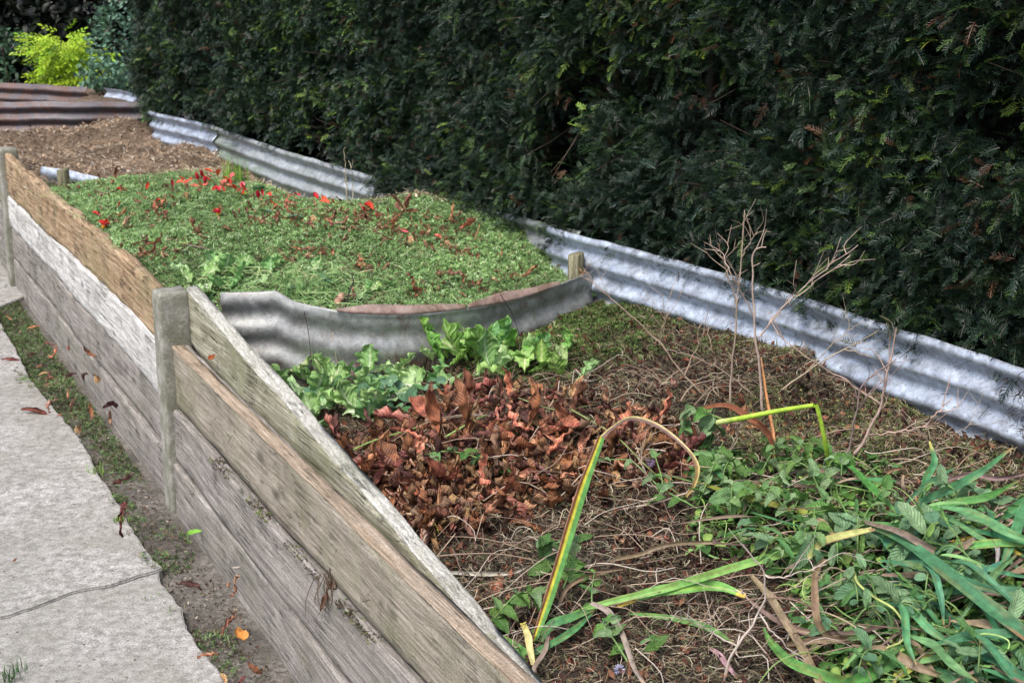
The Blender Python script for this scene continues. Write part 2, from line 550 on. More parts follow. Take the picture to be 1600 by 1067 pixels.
def metal_mat(name, rust=.3, moss=0., base=(.42, .44, .47), dirt=.4, metallic=.35, rustpos=.56, low=None):
    b = NB(name); co = b.coord((1, 1, 1), rnd=True); cs = b.coord((.5, 2.4, 2.4), rnd=True)
    n1 = b.noise(co, 26, 6, .7); n2 = b.noise(cs, 3.2, 7, .7, .5); n3 = b.noise(co, 150, 3, .65); n5 = b.noise(co, 9, 5, .75)
    vo = b.n("TexVoronoi", feature='F1'); b.L(co, vo.inputs['Vector']); vo.inputs['Scale'].default_value = 55
    c = b.mix(b.ramp(n1, [(.3, 0.), (.7, 1.)]), tuple(x * .62 for x in base), tuple(min(1, x * 1.25) for x in base))
    c = b.mix(.35, c, b.ramp(vo.outputs['Color'], [(.2, .65), (.8, 1.4)]), 'MULTIPLY')
    c = b.mix(b.ramp(n5, [(.5, 0.), (.72, dirt)]), c, (.09, .08, .065))
    c = b.mix(b.ramp(n3, [(.62, 0.), (.7, dirt * 1.3)]), c, (.05, .04, .03))
    rsum = b.math('ADD', b.math('MULTIPLY', n2, .7), b.math('MULTIPLY', n1, .3))
    if low:      # rust creeping up from the damp lower edge
        tc = b.n("TexCoord"); sp = b.n("SeparateXYZ"); b.L(tc.outputs['Object'], sp.inputs[0])
        mr = b.n("MapRange"); b.L(sp.outputs[2], mr.inputs[0]); mr.inputs[1].default_value = low; mr.inputs[2].default_value = low - .09; mr.inputs[3].default_value = 0.; mr.inputs[4].default_value = .16
        rsum = b.math('ADD', rsum, mr.outputs[0])
    rm = b.ramp(rsum, [(rustpos, 0.), (rustpos + .1, rust)])
    rc = b.ramp(n3, [(.3, (.035, .018, .014)), (.5, (.10, .045, .032)), (.72, (.2, .11, .08))])
    c = b.mix(rm, c, rc)
    if moss: c = b.mix(b.ramp(b.noise(cs, 2.2, 5, .7), [(.45, 0.), (.62, moss)]), c, (.1, .15, .05))
    b.L(c, b.b.inputs['Base Color'])
    b.L(b.math('MULTIPLY', b.math('SUBTRACT', 1., rm), metallic), b.b.inputs['Metallic'])
    b.L(b.ramp(n1, [(.3, .42), (.7, .62)]), b.b.inputs['Roughness'])
    nb = b.bump(n1, .10, .004); nb = b.bump(n3, .2, .002, nb); b.L(nb, b.b.inputs['Normal'])
    return b.m


M_CONC = concrete_mat(); M_POST = post_mat()
W_TAN = wood_mat("weathered_orange_wood", (.17, .11, .06), (.36, .25, .15), (.47, .37, .25), .4, 1.)
W_PALE = wood_mat("bleached_wood", (.32, .315, .30), (.52, .515, .50), (.70, .70, .68), .10, .6)
W_GREY = wood_mat("grey_wood", (.16, .145, .135), (.26, .24, .22), (.36, .335, .315), .2, .5)
W_LEDGE = wood_mat("brownish_wood", (.19, .165, .13), (.29, .26, .21), (.37, .335, .28), .45, .3)
W_GREEN = wood_mat("algae_wood", (.17, .165, .11), (.30, .29, .215), (.44, .43, .35), .6, .8)
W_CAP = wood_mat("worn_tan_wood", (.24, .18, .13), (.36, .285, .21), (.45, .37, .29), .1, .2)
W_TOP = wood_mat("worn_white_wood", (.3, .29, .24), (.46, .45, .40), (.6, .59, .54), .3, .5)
W_STAKE = wood_mat("stake_wood", (.09, .085, .05), (.2, .19, .12), (.3, .28, .19), .6, 1.)
M_GALV = metal_mat("galvanised", .35, 0., (.42, .475, .56), .7, .45, .60)
M_GALVG = metal_mat("galvanised_mossy", .5, .6, (.38, .41, .43), .55, .35, .55)
M_DIV = metal_mat("galvanised_rusting", .9, 0.12, (.34, .35, .35), .5, .4, .56, .52)
M_RUST = metal_mat("rusty_iron", .85, .0, (.09, .085, .1), .7, .35, .47)
M_LIP = metal_mat("rusty_lip", .8, .1, (.30, .22, .19), .45, .05, .47)

# ------------------------------------------------------------------ the ground, path
def sheet_grid(name, u0, u1, v0, v1, du, hf, mat, kind='structure', mask=None):
    us = np.arange(u0, u1 + du, du); vs = np.arange(v0, v1 + du, du)
    Ug, Vg = np.meshgrid(us, vs, indexing='ij')
    Z = hf(Ug, Vg)
    P = W(Ug, Vg, Z).reshape(-1, 3)
    Q = grid_faces(len(us), len(vs))[:, ::-1]
    if mask is not None:
        ok = mask(Ug, Vg).ravel()
        Q = Q[ok[Q].all(1)]
    me = mk_mesh(name, P, Q, mats=(mat,))
    return link(name, me)


def ground_h(x, y):
    return .008 * fbm(x * 2.2, y * 2.2, 0, 41, 3) + .003 * fbm(x * 16, y * 16, 0, 42, 2)


# near ground finely meshed, joined to a far ring in one sheet
def ground():
    xs = np.concatenate([[-80, -30, -12, -7], np.arange(-5, 2.0, .03), [3, 5, 8, 14, 30, 80]])
    ys = np.concatenate([[-80, -30, -8, -2, 1], np.arange(2, 9, .03), [10, 12, 15, 20, 40, 90]])
    X, Y = np.meshgrid(xs, ys, indexing='ij')
    near = ((X > -5) & (X < 2) & (Y > 2) & (Y < 9))
    Z = np.where(near, ground_h(X, Y), 0)
    me = mk_mesh("ground", np.stack([X, Y, Z], -1).reshape(-1, 3), grid_faces(len(xs), len(ys)), mats=(M_SOIL,))
    return tag(link("ground", me), "bare grey brown soil beside the plank wall", None, None, 'structure')


ground()

EDGE = [(-2.62, 7.0), (-2.31, 6.23), (-2.12, 5.86), (-1.96, 5.5), (-1.80, 5.2), (-1.61, 4.87), (-1.47, 4.62), (-1.34, 4.34), (-1.26, 4.18), (-1.17, 4.0), (-1.09, 3.82), (-.99, 3.62), (-.945, 3.56)]
CRACK = [(-.95, 3.545), (-1.0, 3.5), (-1.06, 3.44), (-1.14, 3.40), (-1.2, 3.32), (-1.28, 3.25), (-1.45, 3.18), (-1.7, 3.12), (-2.2, 3.05), (-5.2, 2.7)]
EDGE2 = [(-.935, 3.49), (-.88, 3.40), (-.82, 3.26), (-.75, 3.11), (-.67, 2.97), (-.6, 2.8), (-.3, 2.2), (.1, 1.2), (.4, .4)]


def rough_line(P, amp, n, seed):
    P = np.asarray(P, float)
    seg = np.concatenate([[0], np.cumsum(np.linalg.norm(np.diff(P, axis=0), axis=1))])
    s = np.linspace(0, seg[-1], n)
    q = np.stack([np.interp(s, seg, P[:, 0]), np.interp(s, seg, P[:, 1])], -1)
    t = np.gradient(q, axis=0); t /= np.linalg.norm(t, axis=1, keepdims=True)
    off = amp * (.6 * fbm(s * 5, 0 * s, 0, seed, 2) + .45 * fbm(s * 31, 0 * s + 5, 0, seed + 3, 4))
    off[0] = off[-1] = 0
    return q + np.stack([-t[:, 1], t[:, 0]], -1) * off[:, None]


def slab(name, outline, z0, z1, label):
    bm = __import__('bmesh').new()
    vs = [bm.verts.new((x, y, z1)) for x, y in outline]
    f = bm.faces.new(vs)
    bmesh = __import__('bmesh')
    bmesh.ops.recalc_face_normals(bm, faces=[f])
    if f.normal.z < 0: f.normal_flip()
    r = bmesh.ops.extrude_face_region(bm, geom=[f])
    for g in r['geom']:
        if isinstance(g, bmesh.types.BMVert): g.co.z = z0
    bm.normal_update()
    bmesh.ops.recalc_face_normals(bm, faces=bm.faces)
    top = [e for e in bm.edges if all(abs(v.co.z - z1) < 1e-6 for v in e.verts)]
    bmesh.ops.bevel(bm, geom=top, offset=.004, segments=2, affect='EDGES', clamp_overlap=True)
    me = bpy.data.meshes.new(name); bm.to_mesh(me); bm.free()
    me.materials.append(M_CONC)
    return tag(link(name, me), label, None, None, 'structure')


e1 = rough_line(EDGE, .008, 260, 51); cr = rough_line(CRACK, .009, 220, 52); e2 = rough_line(EDGE2, .008, 160, 53)
crt = cr.copy(); crt[:, 1] += .002 + .003 * np.exp(-((cr[:, 0] + 1.05) / .12) ** 2)
crb = cr.copy(); crb[:, 1] -= .002 + .004 * np.exp(-((cr[:, 0] + 1.0) / .05) ** 2)
slab("concrete_path", [tuple(p) for p in e1] + [tuple(p) for p in crt] + [(-5.2, 7.0)], -.05, .034, "pale grey speckled concrete slab beyond the crack in the path")
slab("concrete_path", [tuple(p) for p in crb[::-1]] + [tuple(p) for p in e2] + [(.4, -1.5), (-5.2, -1.5)], -.05, .031, "pale grey speckled concrete slab on the near side of the crack")
far_sl = rough_line([(-2.75, 6.62), (-2.47, 6.7), (-2.38, 7.05), (-2.62, 7.45), (-3.2, 8.4)], .012, 80, 54)
slab("concrete_path", [tuple(p) for p in far_sl] + [(-4.2, 8.4), (-4.0, 7.03), (-2.8, 7.03)], -.05, .02, "worn concrete slab end beside the far fence post")

# ------------------------------------------------------------------ heaps
def m_front(u, v): return (u < u_div(v) + .02)
sheet_grid("compost_heap", -3.6, .0, .045, 1.46, .013, H1, M_COMP1, mask=m_front)
tag(bpy.data.objects["compost_heap"], "brown compost heap in the nearest bin under leaves and cut plants", None, None, 'structure')
o = sheet_grid("compost_heap", -.45, 2.95, .03, 1.5, .014, lambda u, v: HH(u, v) * (u >= u_div(v)) + H2(u, v) * (u < u_div(v)), M_COMP2, mask=lambda u, v: (u > u_div(v) + .022) & (v < v_sheet(u) + .12))
tag(o, "rounded compost heap covered in green clippings in the middle bin", None, None, 'structure')
o = sheet_grid("compost_heap", 2.4, 5.45, .03, 1.35, .016, lambda u, v: np.where(u < 2.93, HH(np.minimum(u, 2.93), v) - .004 * (u < 2.93), H3(u, v)), M_COMP3)
tag(o, "bare brown crumbly compost heap in the far bin", None, None, 'structure')
o = sheet_grid("compost_heap", 5.3, 7.6, -.1, 1.2, .03, lambda u, v: .68 + .03 * fbm(u * 3, v * 3, 0, 31, 3), M_COMP3, mask=lambda u, v: u > np.interp(v, [-.05, .3, .6, .9, 1.2], [5.82, 5.52, 5.35, 5.27, 5.2]))
tag(o, "sandy coloured compost heap behind the rusty cross sheet", None, None, 'structure')


# ------------------------------------------------------------------ timber
def board(parent, p0, p1, th, mat, seed, label=None, jag=.003, name='plank', chip=()):
    """p0=(u,v,zbottom,ztop) start, p1 likewise; outer face at v, thickness inward"""
    L_ = p1[0] - p0[0]
    nx = max(30, int(L_ / .02)); hgt = 8; thn = 3
    s = np.linspace(0, 1, nx)
    per = []
    # perimeter of the section: list of (a in thickness 0..1, b in height 0..1)
    bev = .06
    for b_ in np.linspace(0, 1, hgt): per.append((0, np.clip(b_, bev * .6, 1 - bev * .6)))
    for a_ in np.linspace(0, 1, thn + 1)[1:-1]: per.append((a_, 1))
    per.insert(hgt, (.12, 1)); 
    for b_ in np.linspace(1, 0, hgt): per.append((1, np.clip(b_, bev * .6, 1 - bev * .6)))
    for a_ in np.linspace(1, 0, thn + 1)[1:-1]: per.append((a_, 0))
    per = np.array(per)
    a = per[:, 0][None]; b_ = per[:, 1][None]
    S = s[:, None]
    zb = p0[2] + (p1[2] - p0[2]) * S; zt = p0[3] + (p1[3] - p0[3]) * S
    jt = jag * fbm(S * L_ * 9, 0 * S, 0, seed, 4); jb = jag * fbm(S * L_ * 9, 0 * S + 3, 0, seed + 5, 4)
    for (c0, wd, dp) in chip: jt = jt - dp * np.exp(-((S - c0) / wd) ** 4)
    zt = zt + jt; zb = zb + jb
    uu = p0[0] + L_ * S + 0 * b_
    warp = .006 * fbm(S * L_ * 1.3, 0 * S, 0, seed + 9, 2)
    vv = p0[1] + (p1[1] - p0[1]) * S + a * th + warp + .0022 * fbm(uu * 5, b_ * 4 + a * 2, 0, seed + 2, 3)
    zz = zb + (zt - zb) * b_
    # object frame: origin at start, local x along u, local y = -v
    dz = math.atan2((p1[2] + p1[3] - p0[2] - p0[3]) / 2, L_)
    o0 = np.array([p0[0], p0[1], p0[2]])
    V = np.stack([uu - o0[0], -(vv - o0[1]), zz - o0[2]], -1).reshape(-1, 3)
    Q = list(grid_faces(nx, per.shape[0], 0, True)[:, ::-1])
    me = mk_mesh(name, V, np.array(Q), mats=(mat,))
    # end caps
    bm = __import__('bmesh').new(); bm.from_mesh(me)
    import bmesh as _b
    be = [e for e in bm.edges if e.is_boundary]
    _b.ops.holes_fill(bm, edges=be, sides=0)
    _b.ops.recalc_face_normals(bm, faces=bm.faces)
    bm.to_mesh(me); bm.free()
    loc = W(*o0)
    if parent is not None:
        ob = link(name, me, parent, loc=(p0[0] - parent['_u'], -(p0[1]), p0[2]))
    else:
        ob = link(name, me, None, loc=loc, rot=(0, 0, ROT))
    if label: ob['label'] = label
    return ob


def empty_uv(name, u, v, z=0):
    e = bpy.data.objects.new(name, None); COL.objects.link(e)
    e.location = W(u, v, z); e.rotation_euler = (0, 0, ROT); e.empty_display_size = .1
    e['_u'] = float(u)
    return e


near_w = tag(empty_uv("plank_wall", -3.3, 0), "nearest bay of the grey plank wall with a loose tilted top board", "plank wall", "bays of the plank wall")
board(near_w, (-3.3, -.022, -.03, .161), (-.1, -.014, -.02, .166), .035, W_GREY, 1)
board(near_w, (-3.3, -.016, .168, .325), (-.1, -.010, .174, .335), .035, W_GREY, 2)
board(near_w, (-3.3, .008, .33, .50), (-.1, .004, .342, .522), .034, W_LEDGE, 3, "brownish plank with a tan top edge, third up")
board(near_w, (-3.3, .038, .28, .45), (-.1, .036, .36, .53), .018, W_GREY, 4, "thin grey plank tucked behind the tan edged plank")
board(near_w, (-3.3, .09, .15, .312), (-.114, .057, .53, .695), .036, W_GREEN, 5, "green stained loose top plank sloping down towards the camera", .005)
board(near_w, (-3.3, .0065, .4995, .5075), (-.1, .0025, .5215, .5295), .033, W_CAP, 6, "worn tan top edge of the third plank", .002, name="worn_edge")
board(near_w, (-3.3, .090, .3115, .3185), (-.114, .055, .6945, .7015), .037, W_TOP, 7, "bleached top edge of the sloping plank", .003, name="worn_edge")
mid_w = tag(empty_uv("plank_wall", -.03, 0), "middle bay of the plank wall with a cracked orange top board", "plank wall", "bays of the plank wall")
board(mid_w, (-.03, -.006, -.02, .161), (3.37, .0, -.02, .161), .035, W_GREY, 11)
board(mid_w, (-.03, .0, .168, .331), (3.37, .002, .168, .328), .035, W_GREY, 12)
board(mid_w, (-.03, -.004, .338, .515), (3.37, -.002, .336, .49), .035, W_PALE, 13, "bleached silvery plank below the orange top board", .004)
board(mid_w, (-.03, .004, .505, .672), (3.37, .0, .485, .70), .04, W_TAN, 14, "rough cracked orange brown top plank with knots", .006, chip=((.24, .03, .008), (.86, .05, .012)))
far_w = tag(empty_uv("plank_wall", 3.5, 0), "farthest bay of the plank wall beyond the second concrete post", "plank wall", "bays of the plank wall")
for k, (zb, zt) in enumerate(((-.02, .2), (.204, .4), (.404, .56), (.564, .68))):
    board(far_w, (3.5, 0, zb, zt), (6.9, 0, zb, zt), .035, W_GREEN if k > 1 else W_GREY, 20 + k)


def post(u, v, h, label, seed):
    """slotted concrete fence post, H section, weathered top"""
    sec = [(-.107, -.028), (-.026, -.028), (-.02, -.022), (-.02, .064), (-.107, .064), (-.112, .06), (-.112, -.023)]
    # densify
    pts = []
    for i in range(len(sec)):
        a = np.array(sec[i]); b = np.array(sec[(i + 1) % len(sec)])
        for t in (0.06, .35, .65, .94): pts.append(a + (b - a) * t)
    pts = np.array(pts)
    zs = np.concatenate([np.linspace(-.15, h - .02, 40), [h - .008, h]])
    V = []
    for i, z in enumerate(zs):
        k = 1.0 if i < len(zs) - 2 else (.97 if i == len(zs) - 2 else .88)
        c = np.array([-.058, .001])
        q = c + (pts - c) * k
        n = .0022 * fbm(q[:, 0] * 40, q[:, 1] * 40, z * 14, seed, 3) + .0012 * vn(q[:, 0] * 200, q[:, 1] * 200, z * 90, seed)
        q = c + (q - c) * (1 + n[:, None] * 9)
        zz = z + (0.006 * vn(q[:, 0] * 30, q[:, 1] * 30, 0, seed) if i >= len(zs) - 2 else 0)
        V.append(np.stack([q[:, 0], -q[:, 1], np.broadcast_to(zz, q[:, 0].shape)], -1))
    V = np.concatenate(V)
    Q = grid_faces(len(zs), len(pts), 0, True)
    me = mk_mesh("concrete_post", V, Q, mats=(M_POST,))
    import bmesh as _b
    bm = _b.new(); bm.from_mesh(me)
    _b.ops.holes_fill(bm, edges=[e for e in bm.edges if e.is_boundary], sides=0)
    _b.ops.recalc_face_normals(bm, faces=bm.faces); bm.to_mesh(me); bm.free()
    o = link("concrete_post", me, loc=W(u, v, 0), rot=(0, 0, ROT))
    return tag(o, label, "fence post", "slotted concrete posts of the plank wall")


post(0, 0, .685, "weathered concrete post between the nearest and middle plank bays", 61)
post(3.462, 0, .725, "mossy concrete post at the far end of the orange top board", 62)


def stake(p, h, r, label, seed, name="wooden_stake", ns=14, top_slope=.004, mat=None):
    z = np.concatenate([np.linspace(-.3, h - .006, 16), [h]])
    a = np.arange(ns) / ns * 2 * PI
    V = []
    for i, zz in enumerate(z):
        rr = r * (1 + .06 * vn(np.cos(a) * 2, np.sin(a) * 2, zz * 3, seed)) * (.9 if i == len(z) - 1 else 1)
        V.append(np.stack([rr * np.cos(a), rr * np.sin(a), zz + np.cos(a) * top_slope * (i == len(z) - 1)], -1))
    # along-x grain: build lying and rotate upright
    V = np.concatenate(V); V = np.stack([V[:, 2], V[:, 1], -V[:, 0]], -1)
    me = mk_mesh(name, V, grid_faces(len(z), ns, 0, True), mats=(mat or W_STAKE,))
    import bmesh as _b
    bm = _b.new(); bm.from_mesh(me)
    _b.ops.holes_fill(bm, edges=[e for e in bm.edges if e.is_boundary], sides=0)
    _b.ops.recalc_face_normals(bm, faces=bm.faces); bm.to_mesh(me); bm.free()
    o = link(name, me, loc=p, rot=(0, -PI / 2, 0))
    return tag(o, label, "stake")


p = at_z(900, 396, .71); stake((p[0], p[1], 0.0), .71, .026, "split round wooden stake at the hedge end of the curved iron divider", 71)
p = at_z(98, 264, .70); stake((p[0], p[1], 0.0), .70, .028, "low wooden stake behind the bent sheet end near the far post", 72)
p = at_z(563, 236, .80); stake((p[0] + .05, p[1] + .22, 0), .86, .05, "dark wooden stump under the hedge behind the mossy corrugated sheet", 73)
p = at_z(228, 148, .79); stake((p[0], p[1], 0), .79, .05, "pale grey stump beyond the corner of the rusty cross sheet", 74, mat=W_PALE)


# ------------------------------------------------------------------ corrugated iron
def corr(name, path, ztop, hgt, mat, label, parent=None, amp=.0135, phase=0., lean=0., seed=0, topfun=None, per=.076, n=None, group=None, fade=.0, bumps=.004):
    """path: list of (u,v); the sheet hangs from ztop(s) down hgt, ribs run along the path"""
    P = spline(np.array([(a, b, 0) for a, b in path]), 200)[:, :2]
    seg = np.concatenate([[0], np.cumsum(np.linalg.norm(np.diff(P, axis=0), axis=1))])
    n = n or max(60, int(seg[-1] / .02))
    s = np.linspace(0, seg[-1], n)
    q = np.stack([np.interp(s, seg, P[:, 0]), np.interp(s, seg, P[:, 1])], -1)
    t = np.gradient(q, axis=0); t /= np.linalg.norm(t, axis=1, keepdims=True)
    nr = np.stack([t[:, 1], -t[:, 0]], -1)
    m = int(hgt / .005)
    hh = np.linspace(0, hgt, m)
    zt = np.interp(s / seg[-1], np.linspace(0, 1, len(ztop)), ztop) if hasattr(ztop, '__len__') else np.full(n, ztop)
    S = s[:, None]; Hh = hh[None]
    jit = .0025 * fbm(s * 8, 0 * s, 0, seed, 3)
    off = amp * np.cos(2 * PI * (Hh / per) + phase) * (1 - fade * sstep(.0, .5, S / seg[-1])) + bumps * fbm(S * 2.2, Hh * 6, 0, seed + 3, 3) + .0015 * vn(S * 14, Hh * 14, 0, seed + 6)
    if topfun is not None: off = off + topfun(S / seg[-1], Hh)
    off = off + lean * Hh
    zz = (zt + jit * 1.)[:, None] - Hh
    uu = q[:, :1] + nr[:, :1] * off; vv = q[:, 1:] + nr[:, 1:] * off
    o0 = (q[0][0], q[0][1], 0)
    V = np.stack([uu - o0[0], -(vv - o0[1]), zz + 0 * uu], -1).reshape(-1, 3)
    me = mk_mesh(name, V, grid_faces(n, m), mats=(mat,))
    o = link(name, me, loc=W(*o0), rot=(0, 0, ROT))
    sol = o.modifiers.new("thickness", 'SOLIDIFY'); sol.thickness = .0012; sol.offset = 0
    return tag(o, label, "corrugated sheet", group or "corrugated iron sheets along the hedge")


G = None
corr("corrugated_sheet", [(-4, 1.475), (-3.2, 1.468), (-2.6, 1.46), (-1.98, 1.452)], (.755, .755, .762), .42, M_GALV, "dusty galvanised sheet at the right edge, overlapped by debris at its seam", seed=81, phase=-1.3, per=.072)
corr("corrugated_sheet", [(-2.10, 1.437), (-1.64, 1.432), (-1.3, 1.425), (-.8, 1.395), (-.2, 1.328), (.0, 1.31)], (.757, .758, .76, .762, .765), .42, M_GALV, "bright galvanised sheet below the hedge beside the nearest bin", seed=82, phase=-1.3, per=.072)
corr("corrugated_sheet", [(-.12, 1.37), (.2, 1.335), (.6, 1.30), (1.1, 1.262), (1.7, 1.225), (2.3, 1.187), (3.0, 1.158), (3.7, 1.12)], (.762, .755, .75, .75, .75, .755, .765), .42, M_GALVG, "green mossy corrugated sheet beside the middle bin", seed=83, phase=-1.3, per=.072)
def _bend(s, h): return -.02 * np.exp(-((s - .06) / .06) ** 2) * np.exp(-(h / .05) ** 2)
corr("corrugated_sheet", [(3.55, 1.118), (3.9, 1.07), (4.2, 1.02), (4.46, .98)], (.768, .77, .77, .775), .42, M_GALV, "pale bluish corrugated sheet with a torn lip beside the far bin", seed=84, phase=-1.3, per=.072, topfun=_bend)

# the curved divider: a thing with a folded rusty lip and a bolt
vv_ = np.linspace(.14, 1.315, 9)
dpath = [(float(u_div(v)) , float(v)) for v in vv_]
ztop_v = np.interp(np.linspace(.14, 1.33, 24), [.14, .22, .29, .36, .5, .65, 1.0, 1.2, 1.33], [.684, .69, .70, .655, .632, .622, .622, .645, .672])
div = corr("divider_sheet", dpath, list(ztop_v), .36, M_DIV, "bowed rusting corrugated sheet dividing the nearest bin from the green heap", amp=.0072, seed=91, phase=1.4,
           topfun=lambda s, h: -.012 * np.exp(-(h / .012) ** 2) * sstep(.2, .35, s), group="cross sheets dividing the bins", per=.088, fade=.35)


def lip_part(parent, path, s0, s1, wdt, ztop, mat, lab, seed):
    P = spline(np.array([(a, b, 0) for a, b in path]), 200)[:, :2]
    seg = np.concatenate([[0], np.cumsum(np.linalg.norm(np.diff(P, axis=0), axis=1))])
    s = np.linspace(s0 * seg[-1], s1 * seg[-1], 90)
    q = np.stack([np.interp(s, seg, P[:, 0]), np.interp(s, seg, P[:, 1])], -1)
    zt = np.interp(s / seg[-1], np.linspace(0, 1, len(ztop)), ztop)
    k = np.linspace(0, 1, 6)
    wd = wdt * np.sin(PI * np.clip((s - s[0]) / (s[-1] - s[0]), .02, .98)) ** .3 * (1 + .25 * vn(s * 9, 0 * s, 0, seed))
    uu = q[:, :1] - .012 + .6 * wd[:, None] * k[None]; vv = q[:, 1:] + 0 * uu
    zz = zt[:, None] - .001 + .026 * k[None] ** .8 * (wd / wdt)[:, None] * (1 + .25 * vn(s * 5, 0 * s, 0, seed + 1))[:, None] + .002 * np.sin(k * PI)[None]
    o0 = parent['_o']
    V = np.stack([uu - o0[0], -(vv - o0[1]), zz], -1).reshape(-1, 3)
    me = mk_mesh("folded_lip", V, grid_faces(90, 6), mats=(mat,))
    o = link("folded_lip", me, parent)
    sol = o.modifiers.new("thickness", 'SOLIDIFY'); sol.thickness = .0015
    if lab: o['label'] = lab


div['_o'] = list(dpath[0])
lip_part(div, dpath, .27, .585, .034, list(ztop_v), M_LIP, "rusty pink folded edge, left length", 95)
lip_part(div, dpath, .59, .88, .036, list(ztop_v), M_LIP, "rusty pink folded edge, right length", 96)
# bolt on the divider
bp = on(350, 503)
V, Q, U_ = tube(np.array([[0, 0, 0], [0, 0, .002], [0, 0, .004], [0, 0, .0055]]), [.006, .006, .0045, .0008], 8)
bo = link("bolt", mk_mesh("bolt", V, Q, mats=(M_DIV,)), div)
_bw = at_z(351, 503, .655)
bo.parent = div
bu, bv = UV(_bw)
_k = float(u_div(bv))
bo.location = (_k - .012 - dpath[0][0], -(bv - dpath[0][1]), .655); bo.rotation_euler = (0, -PI / 2, 0)

corr("divider_sheet", [(2.86, .10), (2.74, .19), (2.62, .27), (2.5, .37), (2.35, .5)], (.69, .685, .665, .64, .60), .2, M_GALV, "short bluish sheet end poking out of the green heap near the far post", amp=.006, seed=101, group="cross sheets dividing the bins", phase=.5)
corr("divider_sheet", [(5.75, -.05), (5.45, .3), (5.28, .6), (5.2, .9), (5.12, 1.2)], (.765, .77, .78, .775, .77), .36, M_RUST, "dark rusty corrugated cross sheet behind the brown heap", seed=102, group="cross sheets dividing the bins", phase=.2, amp=.012)
corr("divider_sheet", [(7.6, -.1), (7.0, .3), (6.7, .6), (6.35, .95)], (.80, .80, .79, .78), .34, M_RUST, "second rusty corrugated sheet beyond the sandy heap below the lime shrub", seed=103, group="cross sheets dividing the bins", phase=.2, amp=.012)
corr("corrugated_sheet", [(5.55, 1.12), (5.75, 1.08), (5.95, 1.0)], (.785, .80, .80), .06, M_GALV, "bent pale sheet scrap lying beyond the rusty cross sheet", seed=104, phase=.9)


#SECTION2
# ------------------------------------------------------------------ yew hedge
def rot_about(axis, ang):
    return np.array(Matrix.Rotation(ang, 3, axis))


def sprig_t(L_=.085, npair=13, nl=.019, nwid=.0026, droop=.35, seed=0):
    g = np.random.default_rng(seed)
    V = []; Q = []; U = []
    s = np.linspace(0, 1, 5)
    ang = -droop * s
    X = np.concatenate([[0], np.cumsum(np.cos(ang[1:])) * L_ / 4]); Z = np.concatenate([[0], np.cumsum(np.sin(ang[1:])) * L_ / 4])
    for i in range(5):
        V += [(X[i], -.0009, Z[i]), (X[i], .0009, Z[i])]; U += [(0, .5), (0, .5)]
    for i in range(4): Q.append((2 * i, 2 * i + 2, 2 * i + 3, 2 * i + 1))
    n = 10
    for k in range(npair * 2):
        q = .06 + .92 * k / (npair * 2)
        x = np.interp(q, s, X); z = np.interp(q, s, Z)
        side = 1 if k % 2 else -1
        a = side * (R(62) - R(28) * q + g.normal() * .12)
        l = nl * (1 - .45 * q ** 3) * (.85 + .3 * g.random()); e = g.normal() * .22 + .1
        d = np.array([math.cos(a) * math.cos(e), math.sin(a) * math.cos(e), math.sin(e)])
        pz = np.array([-math.sin(a), math.cos(a), 0]) * nwid / 2
        b = np.array([x, 0, z])
        V += [b, b + d * l * .5 + pz, b + d * l + np.array([0, 0, -.0015]), b + d * l * .5 - pz]
        U += [(.3, .5)] * 4
        Q.append((n, n + 3, n + 2, n + 1)); n += 4
    return np.array(V, float), np.array(Q), np.array(U, float)


def hedge_face_v(u, z, depth=0.):
    """v of the clipped hedge face"""
    base = v_sheet(u) + .045 + .10 * sstep(.75, .55, z)
    base = base + np.where(u > 4.9, (u - 4.9) * .5, 0)
    return base + .06 * vn(u * 2.6, z * 3.2, 0, 201) + .045 * vn(u * 8, z * 8, 0, 202) + depth


hedge = bpy.data.objects.new("yew_hedge", None); COL.objects.link(hedge)
TWK = 1
tag(hedge, "tall dark clipped yew hedge rising behind the corrugated sheets", "hedge")


